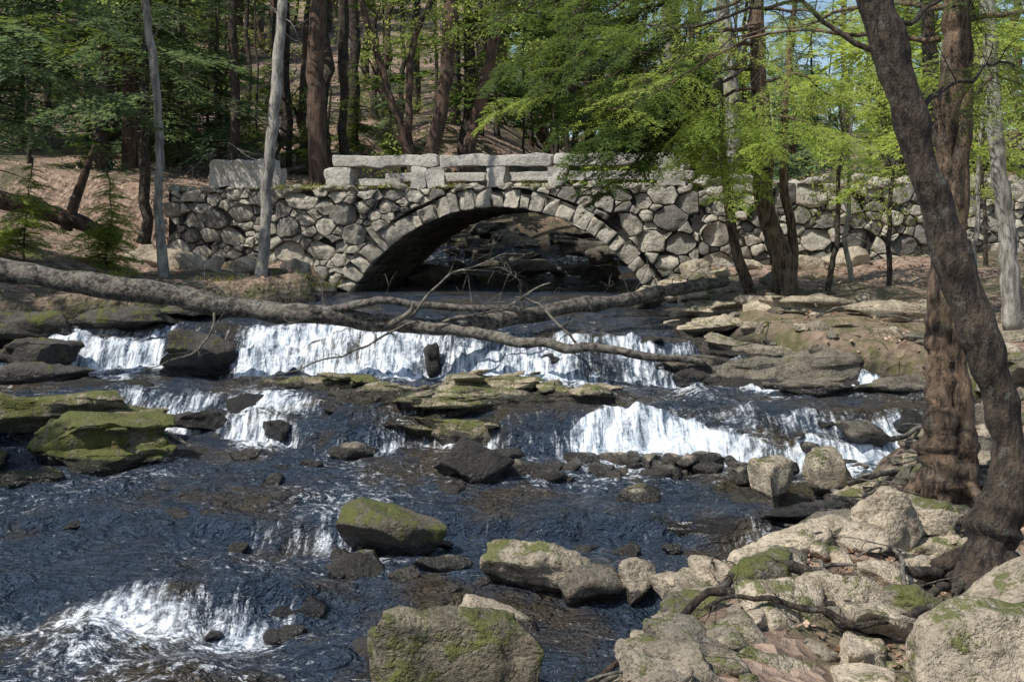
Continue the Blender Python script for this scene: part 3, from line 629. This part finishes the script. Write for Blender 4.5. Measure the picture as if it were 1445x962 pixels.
for p0, d in [((2.8, 8.5, 4.5), (-1.0, .5, .25)), ((2.75, 8.5, 4.7), (.9, .7, .3)), ((2.6, 8.5, 5.2), (-1.2, 1.2, .1)), ((3.0, 8.5, 3.9), (.8, .8, .4)), ((2.5, 8.6, 5.6), (-.8, -.3, .3)), ((2.6, 8.5, 5.1), (.9, 1.1, .1)), ((2.4, 8.6, 5.6), (-.3, 1.4, -.1)), ((2.5, 8.6, 5.4), (1.4, .3, .05))]:
    p0 = np.array(p0); d = np.array(d); L_ = 2.0
    C = tube(mb, [p0, p0+d*L_*.4+[0, 0, .1], p0+d*L_*.8, p0+d*L_*1.2+[0, 0, -.35]], [.025, .015, .009, .004], n=24, sides=7, wob=.14, seed=p0[0]); hl.append(C)
    twigs(mb, C, .006, 8, q, .6, 1, -.2)
mb.obj('trunk', M_bark, tA)
tB = empty('old_tree'); mb = MB()
CB = tube(mb, [(3.95, 10.4, .4), (3.95, 10.4, .8), (3.92, 10.4, 1.35), (3.95, 10.4, 2.1), (3.97, 10.4, 2.97), (3.99, 10.4, 3.94), (4.06, 10.4, 4.7), (4.08, 10.4, 5.6), (4.2, 10.6, 9)],
          [.3, .23, .18, .13, .125, .12, .12, .11, .07], n=120, sides=28, rough=.4, seed=13, wob=.05, lobes=1.0)
tube(mb, [(4.1, 10.3, .5), (4.1, 10.3, 1.2), (4.08, 10.3, 2.0), (4.06, 10.3, 2.9), (4.1, 10.32, 4.2), (4.16, 10.35, 5.5)], [.16, .1, .08, .07, .07, .05], n=60, sides=12, rough=.3, seed=15, wob=.05)
for a in range(6):
    an = a*1.05; pts = []
    for t in (0, .3, .6, 1.0):
        x = 3.95+math.cos(an+t*.4)*(.12+.7*t); y = 10.4+math.sin(an+t*.4)*(.12+.7*t); pts.append((x, y, float(terrain(x, y))+.22*(1-t)**2))
    tube(mb, pts, [.1, .06, .04, .015], n=22, sides=9, wob=.09, seed=a+30)
hl2 = []
for p0, d in [((4.0, 10.4, 4.9), (-1.1, .5, .0)), ((4.05, 10.4, 5.3), (-1.3, -.2, .15)), ((4.1, 10.4, 5.0), (1.0, .3, .2)), ((4.0, 10.4, 4.4), (.9, 1.0, .15)), ((4.0, 10.4, 5.2), (-.9, 1.2, .0)), ((4.0, 10.4, 5.0), (.6, 1.5, .0)), ((4.05, 10.4, 5.6), (-.3, 1.5, -.1))]:
    p0 = np.array(p0); d = np.array(d); L_ = 2.0
    C = tube(mb, [p0, p0+d*L_*.4+[0, 0, .1], p0+d*L_*.8, p0+d*L_*1.3+[0, 0, -.4]], [.03, .018, .01, .004], n=24, sides=7, wob=.14, seed=p0[2]+d[1]); hl2.append(C)
    twigs(mb, C, .006, 8, q, .7, 1, -.2)
mb.obj('trunk', M_oldbark, tB)

mb = MB(); q = random.Random(8)
def drape(pts, r, off=.05, **k):
    P = []
    for x, y in pts: P.append((x, y, float(terrain(x, y))+off+q.uniform(-.03, .05)))
    return tube(mb, P, r, n=len(pts)*8, sides=10, rough=.25, **k)
for pts, r in [([(3.2, 8.4), (2.4, 8.2), (1.6, 8.2), (.9, 8.0), (.3, 7.9)], [.05, .04, .032, .025, .012]), ([(2.9, 8.2), (2.2, 7.8), (1.5, 7.7), (.8, 7.6), (.4, 7.4)], [.045, .035, .03, .025, .01]),
               ([(2.3, 8.3), (1.7, 8.6), (1.2, 8.7), (.8, 8.5)], [.035, .03, .025, .01]), ([(3.1, 8.0), (2.7, 7.5), (2.2, 7.3), (1.7, 7.45), (1.2, 7.2)], [.035, .03, .025, .02, .01])]:
    D = drape(pts, r, .1, wob=.12, seed=q.random()*30)
    twigs(mb, D, .006, 12, q, .35, 1, 0)
mb.obj('tree_roots', M_bark)
mb = MB()
for k in range(34):
    x = R.uniform(2.6, 4.3); y = R.uniform(10.2, 12.2); z = float(terrain(x, y))+.1; a = R.uniform(0, 3.1); l = R.uniform(.3, 1.0)
    d = np.array([math.cos(a), math.sin(a)*.6, R.uniform(-.05, .25)])*l/2; p = np.array([x, y, z+.05]); r_ = R.choice([.012, .02, .03, .045])
    tube(mb, [p-d, p+[0, 0, .03], p+d], [r_, r_*.9, r_*.4], n=10, sides=7, wob=.08, seed=k)
for k in range(110):
    y = R.uniform(6.5, 22); x = float(np.interp(y, YR, XR))+R.uniform(.1, 3.0); z = float(terrain(x, y))+.08; a = R.uniform(0, 3.1); l = R.uniform(.2, .9)
    d = np.array([math.cos(a), math.sin(a), R.uniform(-.1, .2)])*l/2; p = np.array([x, y, z+.03]); r_ = R.choice([.004, .007, .01, .018])
    tube(mb, [p-d, p+[0, 0, .03], p+d], [r_, r_*.9, r_*.4], n=8, sides=5, wob=.08, seed=k)
tube(mb, [(-4.3, 13.6, .62), (-4.0, 13.4, .72), (-3.75, 13.3, .6)], [.02, .025, .012], sides=7, n=12)
mb.obj('driftwood', M_deadwood)

# ---------------------------------------------------------------- foliage
def nrm(a): return a/np.maximum(np.linalg.norm(a, axis=-1, keepdims=True), 1e-9)
def bough(seed, nside=12, ntw=6, leafL=.085, leafW=.022, wide=.42, gap=.15, planar=.16):
    q = np.random.default_rng(seed); C = []; D = []; N_ = []; L = []
    for i in range(nside):
        t = (i+.6+q.uniform(-.3, .3))/nside
        for sgn in (-1, 1):
            if q.random() < gap: continue
            base = np.array([t, 0, .12*t-.35*t*t]); an = math.radians(q.uniform(42, 68)); ln = (wide*(1-t)**.65+.07)*q.uniform(.5, 1.2)
            d = np.array([math.cos(an), sgn*math.sin(an), q.uniform(-.35, 0.08)])
            for j in range(ntw):
                u = (j+.4)/ntw; p = base+d*ln*u+np.array([0, 0, -.12*u*u*ln*2])
                for s2 in (-1, 1):
                    if q.random() < .12: continue
                    a2 = math.atan2(d[1], d[0])+s2*math.radians(q.uniform(25, 60))
                    C.append(p+q.normal(0, .008, 3)); D.append([math.cos(a2), math.sin(a2), q.uniform(-.45, .1)]); N_.append([q.normal(0, planar*2), q.normal(0, planar*2), 1]); L.append(leafL*q.uniform(.6, 1.25)*(1-.4*u))
    return np.array(C), nrm(np.array(D)), nrm(np.array(N_)), np.array(L), leafW/leafL
def dec_bough(seed, n=110, leafL=.065):
    q = np.random.default_rng(seed); t = q.uniform(.15, 1, n); C = np.column_stack([t, q.normal(0, .25, n)*(1.1-t), .1*t-.2*t*t+q.normal(0, .1, n)])
    D = nrm(q.normal(0, 1, (n, 3))+[0.3, 0, -.3]); N_ = nrm(q.normal(0, .6, (n, 3))+[0, 0, 1]); return C, D, N_, leafL*q.uniform(.5, 1.2, n), .6
def put(mb, T, p, az, el, scale, roll=0, tint=(.0, 1), rg=None, lscale=1.0):
    C, D, N_, L, wr = T; M = np.array(Matrix.Rotation(az, 3, 'Z') @ Matrix.Rotation(-el, 3, 'Y') @ Matrix.Rotation(roll, 3, 'X'))
    C = (C*scale)@M.T+np.array(p); D = D@M.T; N_ = N_@M.T; S = nrm(np.cross(D, N_)); L = (L*scale*lscale)[:, None]; W = L*wr
    V = np.stack([C, C+D*L*.45+S*W*.5, C+D*L, C+D*L*.45-S*W*.5], 1).reshape(-1, 3)
    k = len(C); tt = np.repeat(np.clip(rg.uniform(*tint)*.6+rg.uniform(0, .4, k), 0, 1), 4)
    mb.add(V, np.arange(4*k).reshape(k, 4), tt)
T_far = [bough(s, 9, 5, .15, .05, gap=.2) for s in range(6)]
T_mid = [bough(40+s, 14, 7, .095, .026, gap=.22) for s in range(6)]
T_mid2 = [bough(60+s, 14, 7, .10, .034, gap=.15) for s in range(6)]
T_near = [bough(80+s, 18, 8, .07, .018, gap=.2) for s in range(6)]
T_dec = [dec_bough(120+s) for s in range(6)]

def hemlock_mesh(seed, H, cb, bl, nb, T, mat, barkmat, r0=.2, sub='', shape=1.0):
    rg = np.random.default_rng(seed); mw = MB(); q = random.Random(seed)
    lean = q.uniform(-.5, .5)*min(1, H/10)
    Cn = tube(mw, [(0, 0, -.6), (0, 0, 0), (lean*.3, q.uniform(-.1, .1), H*.35), (lean*.7, 0, H*.7), (lean, 0, H)], [r0*1.5, r0*1.15, r0*.85, r0*.5, .02], n=24, sides=9, wob=.1, seed=seed)
    ml = MB()
    for k in range(nb):
        t = q.random()**1.1; z = cb+(H-cb)*t; i = min(23, max(0, int(24*(z+.6)/(H+.6)))); p = Cn[i].copy(); p[2] = z
        az = q.uniform(0, 6.283); L = bl*((1-t)**.75*.9+.15)*q.uniform(.6, 1.2); el = q.uniform(-.25, .2)
        put(ml, T[q.randint(0, len(T)-1)], p, az, el, L, q.uniform(-.3, .3), (0, 1), rg)
        e = p+np.array([math.cos(az)*math.cos(el), math.sin(az)*math.cos(el), math.sin(el)-.18])*L*.8
        tube(mw, [p, (p+e)/2+[0, 0, .05*L], e], [(.022*L/bl+.008)*min(1, bl/2), .012*min(1, bl/2), .003], n=5, sides=4, rough=0)
    if H > 4:
        for k in range(14):
            z = q.uniform(1.2, cb+1); az = q.uniform(0, 6.283); L = q.uniform(.5, 1.6); i = min(23, int(24*(z+.6)/(H+.6))); p = Cn[i].copy(); p[2] = z
            e = p+np.array([math.cos(az), math.sin(az), q.uniform(-.3, .3)])*L
            tube(mw, [p, (p+e)/2+[0, 0, .06], e], [.018, .012, .003], n=5, sides=4, rough=0)
    return mw.mesh('trunk'+sub, barkmat), ml.mesh('foliage'+sub, mat, smooth=False)
def place(name, meshes, loc, rz, s=1.0, parent=None):
    if parent is None: parent = empty(name)
    for m, nm in zip(meshes, ('trunk', 'foliage', 'leaves')):
        o = bpy.data.objects.new(nm, m); sc.collection.objects.link(o); o.parent = parent
        o.location = loc; o.rotation_euler = (0, 0, rz); o.scale = (s, s, s)
    return parent

V_far = [hemlock_mesh(500+k, H, cb, bl, nb, T_far, mt, bm_, r, '_far%d' % k) for k, (H, cb, bl, nb, mt, bm_, r) in enumerate([
    (14, 3.0, 3.2, 78, M_hem, M_bark, .2), (12, 1.6, 2.8, 76, M_hemB, M_redbark, .16), (15, 5.5, 3.2, 60, M_hem, M_redbark, .24), (8, .5, 2.2, 68, M_hemB, M_bark, .08), (11, 2.2, 3.0, 55, M_hemL, M_bark, .14), (4.5, .2, 1.7, 60, M_hem, M_bark, .05)])]
def bare_mesh(seed, H, r0, mat, k):
    q = random.Random(seed); mw = MB(); ml = MB(); rg = np.random.default_rng(seed)
    lx, ly = q.uniform(-1.2, 1.2), q.uniform(-.8, .8)
    C = tube(mw, [(0, 0, -.6), (0, 0, 0), (lx*.2, ly*.3, H*.3), (lx*.7, ly*.5, H*.65), (lx, ly, H)], [r0*1.4, r0*1.1, r0*.85, r0*.6, .02], n=26, sides=8, wob=.3, seed=seed)
    for b in range(14):
        i = q.randint(6, 24); p = C[i]; az = q.uniform(0, 6.28); L = q.uniform(1.0, 3.0); e = p+np.array([math.cos(az)*.8, math.sin(az)*.8, q.uniform(.2, .9)])*L
        D = tube(mw, [p, (p+e)/2+[0, 0, -.1*L], e], [r0*.35, r0*.2, .006], n=9, sides=5, wob=.15, seed=b)
        twigs(mw, D, .012, 5, q, .8, 1, .3)
        for _ in range(3): put(ml, T_dec[q.randint(0, 5)], D[q.randint(3, 8)], az+q.uniform(-.7, .7), q.uniform(-.2, .5), q.uniform(.8, 1.5), 0, (0, 1), rg)
    return mw.mesh('trunk_bare%d' % k, mat), ml.mesh('leaves_bare%d' % k, M_dec, smooth=False)
V_bare = [bare_mesh(700, 16, .15, M_bark, 0), bare_mesh(701, 15, .2, M_redbark, 1), bare_mesh(702, 12, .09, M_paint, 2), bare_mesh(703, 14, .12, M_bark, 3)]

forest = empty('background_forest')
for k in range(150):
    y = 33+(R.random()**1.1)*58; hw = .5*y+4; x = R.uniform(-hw, hw)
    if -3.2 < x < 5.5 and y < 41: continue
    rt = x/y
    z = float(terrain(x, y))-.1; u = R.random()
    if rt > .12 and R.random() < .66: continue
    if u < .64:
        vi = R.choice([0, 0, 0, 1, 1, 3, 3, 5, 2] if rt < .12 else [3, 4, 4, 4, 1])
        place('', V_far[vi], (x, y, z), R.uniform(0, 6.28), R.uniform(.8, 1.2), forest)
    else:
        place('', V_bare[R.choice([0, 1, 2, 3] if rt > -.1 else [0, 1, 3, 3])], (x, y, z), R.uniform(0, 6.28), R.uniform(.8, 1.3), forest)
for k in range(24):
    x = R.choice([R.uniform(-18, -3.5), R.uniform(-18, -3.5), R.uniform(5.8, 17)]); y = R.uniform(33, 44)
    place('', V_far[R.choice([3, 5, 5]) if x < 0 else R.choice([3, 5, 4])], (x, y, float(terrain(x, y))-.1), R.uniform(0, 6.28), R.uniform(.5, .9), forest)
for k in range(70):
    y = R.uniform(92, 135); x = R.uniform(-.5*y, .55*y)
    if x > 15 and R.random() < .5: continue
    place('', V_far[R.choice([0, 1, 1, 4])], (x, y, float(terrain(x, y))-.2), R.uniform(0, 6.28), R.uniform(1.0, 1.5) if x < 15 else .7, forest)
mb = MB()
for k in range(105):
    y = R.uniform(32.5, 62); x = R.uniform(-.5*y, .14*y if R.random() < .8 else .45*y)
    if -3.2 < x < 5.5 and y < 41: continue
    z = float(terrain(x, y)); r_ = R.choice([.04, .06, .09, .13, .18]); l = R.uniform(-.5, .5)
    C = tube(mb, [(x, y, z-.3), (x+l*.2, y, z+4), (x+l, y, z+14)], [r_*1.2, r_, r_*.7], n=14, sides=7, wob=.12, seed=k)
    twigs(mb, C, .012, 12, R, 1.4, 0, 0)
mb.obj('distant_trunks', M_bark, forest)

def trunk_tree(name, stems, mat, boughs=0, T=None, lm=None, seed=0, bl=1.5, zmin=5, tw=6):
    e = empty(name); mw = MB(); ml = MB(); q = random.Random(seed); rg = np.random.default_rng(seed)
    for pts, rr in stems:
        C = tube(mw, pts, rr, n=len(pts)*9, sides=12, rough=.1, wob=.06, seed=seed+pts[0][0])
        twigs(mw, C, .012, tw, q, .9, 1, .25)
        cand = [c for c in C if c[2] > zmin]
        for k in range(boughs):
            if not cand: break
            p = cand[q.randint(0, len(cand)-1)]; put(ml, T[q.randint(0, len(T)-1)], p, q.uniform(0, 6.28), q.uniform(-.2, .4), bl*q.uniform(.6, 1.2), q.uniform(-.3, .3), (0, 1), rg)
    mw.obj('trunk', mat, e)
    if ml.n: ml.obj('foliage', lm, e, smooth=False)
    return e
trunk_tree('birch_tree', [([(-5.25, 24, 1.9), (-5.22, 24, 3.2), (-5.05, 24, 5.2), (-4.86, 24, 8), (-4.5, 24.2, 13)], [.15, .12, .115, .105, .05])], M_paint, 14, T_dec, M_dec, 1, 1.6, 8)
trunk_tree('birch_tree', [([(-7.35, 24, 2.1), (-7.42, 24, 3.5), (-7.45, 24, 5.3), (-7.7, 24, 8), (-8.1, 24, 12)], [.12, .095, .09, .08, .04])], M_paint, 12, T_dec, M_dec, 2, 1.6, 8)
trunk_tree('pine_tree', [([(-11.4, 34, 4.5), (-11.4, 34, 8), (-11.5, 34, 16)], [.28, .24, .2])], M_redbark, 18, T_far, M_hem, 3, 3, 10)
trunk_tree('pine_tree', [([(-5.5, 32, 4), (-5.5, 32, 8), (-5.6, 32, 16)], [.3, .25, .2])], M_redbark, 18, T_far, M_hem, 4, 3, 10)
trunk_tree('oak_tree', [([(-2.7, 32.6, 4), (-2.95, 32.6, 5.4), (-3.5, 32.6, 7), (-4.3, 32.6, 10), (-4.6, 32.6, 13)], [.17, .13, .11, .09, .05]),
                        ([(-2.65, 32.5, 4), (-2.35, 32.5, 5.4), (-1.95, 32.5, 7.2), (-1.7, 32.5, 10), (-1.5, 32.5, 14)], [.26, .22, .2, .18, .1]),
                        ([(-2.8, 32.7, 5), (-3.0, 32.7, 6.5), (-2.8, 32.7, 8.5), (-2.2, 32.7, 10)], [.12, .11, .1, .08])], M_redbark, 10, T_dec, M_dec, 5, 1.5, 8, 12)
trunk_tree('oak_tree', [([(-1.5, 33.5, 4), (-1.2, 33.5, 6), (-.7, 33.5, 8), (-.2, 33.5, 10.5), (0, 33.5, 14)], [.24, .19, .17, .15, .1])], M_redbark, 14, T_dec, M_dec, 6, 1.5, 7, 12)
trunk_tree('maple_tree', [([(6.5, 34, 4), (6.6, 34, 7), (6.3, 34, 10), (6, 34, 14)], [.26, .22, .2, .12])], M_paint, 22, T_dec, M_dec, 7, 2, 5)
trunk_tree('maple_tree', [([(5.4, 36, 4), (5.0, 36, 8), (4.5, 36, 13)], [.14, .12, .08])], M_paint, 20, T_dec, M_dec, 8, 2, 5)
trunk_tree('maple_tree', [([(7.0, 16, 1.8), (6.95, 16, 3.3), (6.75, 16, 5), (6.6, 16, 7), (6.3, 16, 10)], [.15, .12, .105, .1, .06])], M_paint, 24, T_mid, M_hemL, 9, 1.6, 4.2)
trunk_tree('maple_tree', [([(6.9, 17.5, 1.8), (6.65, 17.5, 3), (6.4, 17.5, 5), (6.5, 17.5, 9)], [.2, .15, .13, .06])], M_bark, 20, T_mid, M_hemL, 10, 1.6, 4.2)
for k, (pts, m_) in enumerate([([(6.7, 22.5, 1.9), (6.6, 22.5, 3.5), (6.75, 22.5, 6)], M_paint), ([(7.3, 22, 1.9), (7.3, 22, 3.4), (7.6, 22, 6)], M_bark), ([(5.8, 21, 1.9), (6.0, 21, 3.4), (6.1, 21, 6)], M_bark), ([(8.9, 22, 1.9), (9.0, 22, 3.4), (9.1, 22, 6.5)], M_paint), ([(10.0, 24, 2.1), (10.0, 24, 3.4), (9.8, 24, 7)], M_bark)]):
    trunk_tree('sapling', [(pts, [.055, .045, .018])], m_, 20, T_dec, M_dec, 11+k, 1.1, 3.4)

th = empty('hemlock_tree'); mw = MB(); ml = MB(); md = MB(); q = random.Random(31); rg = np.random.default_rng(31)
tube(mw, [(5.1, 21, 1.7), (4.95, 21, 2.6), (4.65, 21, 3.8), (4.6, 21, 5.5), (4.5, 21, 8), (4.4, 21, 13)], [.3, .2, .18, .16, .13, .05], n=50, sides=14, wob=.05)
tube(mw, [(5.15, 21.2, 1.8), (5.2, 21.2, 3.0), (5.05, 21.2, 4.5), (5.3, 21.2, 8)], [.12, .09, .08, .04], n=30, sides=9, wob=.05)
tube(mw, [(4.5, 21.4, 1.8), (4.25, 21.4, 2.7), (4.05, 21.4, 3.8), (3.9, 21.4, 6)], [.13, .1, .09, .05], n=30, sides=9, wob=.05)
def limb(p0, p1, r_, nb, bl, T, mbl, sag=.3):
    p0 = np.array(p0, float); p1 = np.array(p1, float)
    C = tube(mw, [p0, p0*.6+p1*.4+[0, 0, sag], p0*.25+p1*.75+[0, 0, sag*.6], p1], [r_, r_*.7, r_*.45, .006], n=24, sides=7, wob=.12, seed=p1[0])
    az0 = math.atan2(p1[1]-p0[1], p1[0]-p0[0])
    for k in range(nb):
        i = q.randint(5, 23); put(mbl, T[q.randint(0, 5)], C[i], az0+q.choice([-1, 1])*q.uniform(.1, 1.1), q.uniform(-.7, .05), bl*q.uniform(.5, 1.2)*(1.15-i/40), q.uniform(-.35, .35), (0, 1), rg)
for p0, p1, nb in [((4.5, 21, 7.6), (.9, 19.5, 5.0), 32), ((4.5, 21, 8.2), (-.1, 20, 5.9), 32), ((4.6, 21, 6.6), (1.5, 19.2, 4.3), 30), ((4.5, 21, 8.8), (.8, 19, 6.6), 22), ((4.5, 21, 7), (2.2, 18.6, 5.3), 16), ((4.5, 21, 9), (-.6, 20.5, 7.0), 20),
                   ((4.6, 21, 6.2), (1.7, 19.6, 4.0), 32), ((4.6, 21, 6.8), (1.2, 19.2, 4.5), 28), ((4.6, 21, 5.8), (2.2, 19.6, 4.1), 22), ((4.6, 21, 6.4), (1.4, 20.2, 4.1), 24), ((4.5, 21, 8.0), (.3, 19.4, 5.5), 26)]:
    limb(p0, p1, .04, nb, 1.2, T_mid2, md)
for p0, p1, nb in [((4.6, 21, 5.0), (2.6, 19.6, 4.2), 20), ((4.6, 21, 5.4), (3.0, 19.2, 4.9), 20), ((4.6, 21, 4.6), (3.5, 19.2, 3.7), 20), ((4.6, 21, 5.2), (5.8, 19.2, 4.4), 20), ((4.6, 21, 6.0), (6.5, 20, 5.2), 16), ((4.6, 21, 5.8), (4.2, 18.8, 4.6), 18), ((4.6, 21, 7.2), (7, 20, 6.2), 10),
                   ((4.5, 21, 6.2), (-.4, 21.2, 5.4), 18), ((4.5, 21, 7.0), (2.5, 19, 5.6), 14), ((4.5, 21, 8.4), (6.5, 19, 7.4), 8)]:
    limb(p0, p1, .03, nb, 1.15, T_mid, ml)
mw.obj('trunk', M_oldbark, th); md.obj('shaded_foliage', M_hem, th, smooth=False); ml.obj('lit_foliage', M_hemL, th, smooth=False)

for e, limbs, mat_, sd in ((tA, hl, M_hem, 51), (tB, hl2, M_hemL, 52)):
    m_ = MB(); q = random.Random(sd); rg = np.random.default_rng(sd)
    for C in limbs:
        for k in range(12):
            i = q.randint(8, 23); put(m_, T_near[q.randint(0, 5)], C[i], q.uniform(0, 6.28), q.uniform(-.5, .1), q.uniform(.4, .85), 0, (0, 1), rg, .85)
    m_.obj('foliage', mat_, e, smooth=False)

hm = hemlock_mesh(801, 11, 2.4, 3.0, 80, T_mid, M_hemB, M_bark, .14, '_bankA')
place('hemlock_tree', hm, (-10.4, 22.0, 2.9), .5)
hm2 = hemlock_mesh(802, 10, 2.8, 2.8, 60, T_mid, M_hemB, M_bark, .13, '_bankB')
place('hemlock_tree', hm2, (-9.2, 28.6, 3.4), 2.1)
hs = hemlock_mesh(803, 1.9, .1, .75, 110, T_mid2, M_hemL, M_bark, .018, '_small')
place('young_hemlock', hs, (-8.5, 24.0, 2.35), 1.0, 1.15); place('young_hemlock', hs, (-9.6, 22.6, 2.7), 2.0, 1.0)
for k, (x, y, s, v) in enumerate([(9.5, 29, .8, 4), (12.5, 31, .8, 4), (8.2, 31.5, .7, 3), (4.2, 39, .9, 4)]):
    place('hemlock_tree', V_far[v], (x, y, float(terrain(x, y))-.1), k*1.3, s)
for k, (x, y, s, v) in enumerate([(-12, 9, .7, 2), (-14, 16, .7, 2)]):
    place('hemlock_tree', V_far[v], (x, y, float(terrain(x, y))-.1), k*2.1, s)

# ---------------------------------------------------------------- litter and grass
mb = MB(); n = 46000
lx = rng.uniform(-14, 16, n); ly = np.concatenate([rng.uniform(6.5, 50, 34000), rng.uniform(6.3, 16, 12000)]); lx[34000:] = rng.uniform(.5, 6, 12000); tz = terrain(lx, ly); ok = (tz-level(lx, ly) > .22)
cl = fbm(P2(lx, ly, .8, .8), 3, 91); ok &= (cl > -.25)
lx, ly, tz = lx[ok], ly[ok], tz[ok]
m2 = 2600; s_ = rng.uniform(-8.5, 4.7, m2); d_ = rng.uniform(.1, 4.5, m2); bp = BF(s_, d_, np.full(m2, 4.25))
C = np.vstack([np.column_stack([lx, ly, tz+.03]), bp]); k = len(C)
D = nrm(rng.normal(0, 1, (k, 3))*[1, 1, .35]); N_ = nrm(rng.normal(0, .45, (k, 3))+[0, 0, 1]); S = nrm(np.cross(D, N_)); L_ = rng.uniform(.04, .11, k)[:, None]*np.where(C[:, 1:2] < 14, .7, 1)
V = np.stack([C, C+D*L_*.5+S*L_*.33, C+D*L_, C+D*L_*.5-S*L_*.33], 1).reshape(-1, 3)
mb.add(V, np.arange(4*k).reshape(k, 4), np.repeat(rng.uniform(0, 1, k), 4)); mb.obj('fallen_leaves', M_litter, smooth=False)
mb = MB()
spots = [tuple(BF(s, .02, 4.25)) for s in (-5.1, -4.6, -3.9, -5.6, -2.6, -1.0, .9)]+[(-4.6, 24.6, 2.2), (-4.9, 24.0, 2.15), (-4.2, 24.8, 2.0), (-6.3, 24.2, 2.2), (-8.0, 23.0, 2.3), (-5.8, 23.0, 2.15), (6.5, 23.5, 2.2), (8.5, 22.5, 2.2), (4.0, 23.2, 2.1)]
for sx_, sy_, sz_ in spots:
    n = 110; C = np.column_stack([rng.normal(sx_, .3, n), rng.normal(sy_, .16, n), np.full(n, sz_-.05)]); D = nrm(rng.normal(0, .45, (n, 3))+[0, 0, 1]); N_ = nrm(rng.normal(0, 1, (n, 3))); S = nrm(np.cross(D, N_)); L_ = rng.uniform(.08, .24, n)[:, None]
    V = np.stack([C-S*.008, C+S*.008, C+D*L_*.6+S*.006, C+D*L_+[0, 0, -.02]], 1).reshape(-1, 3); mb.add(V, np.arange(4*n).reshape(n, 4), np.repeat(rng.uniform(0, 1, n), 4))
mb.obj('grass_tufts', M_grass, smooth=False)

# ---------------------------------------------------------------- light, sky, camera
sun_dir = Vector((-.47, -.34, .81)).normalized()
w = bpy.data.worlds.new('World'); sc.world = w; w.use_nodes = True; nt = w.node_tree; nt.nodes.clear()
sky = nt.nodes.new('ShaderNodeTexSky'); sky.sky_type = 'NISHITA'; sky.sun_disc = False; sky.sun_elevation = math.asin(sun_dir.z); sky.sun_rotation = math.atan2(sun_dir.x, sun_dir.y)
bg = nt.nodes.new('ShaderNodeBackground'); bg.inputs[1].default_value = .14; ow = nt.nodes.new('ShaderNodeOutputWorld')
nt.links.new(sky.outputs[0], bg.inputs[0]); nt.links.new(bg.outputs[0], ow.inputs[0])
sl = bpy.data.lights.new('sun', 'SUN'); sl.energy = 5.0; sl.angle = math.radians(.5); sl.color = (1, .965, .91)
so = bpy.data.objects.new('sun', sl); sc.collection.objects.link(so); so.rotation_euler = sun_dir.to_track_quat('Z', 'Y').to_euler(); so.location = (-10, -5, 25)
cam = bpy.data.cameras.new('camera'); cam.lens = 40; cam.sensor_width = 36; cam.shift_y = -151/1445; cam.clip_end = 2000; cam.clip_start = .1
co = bpy.data.objects.new('camera', cam); sc.collection.objects.link(co); co.location = (0, 0, 3.1); co.rotation_euler = (math.radians(90), 0, 0)
sc.camera = co
sc.view_settings.view_transform = 'Standard'; sc.view_settings.look = 'None'; sc.view_settings.exposure = 0
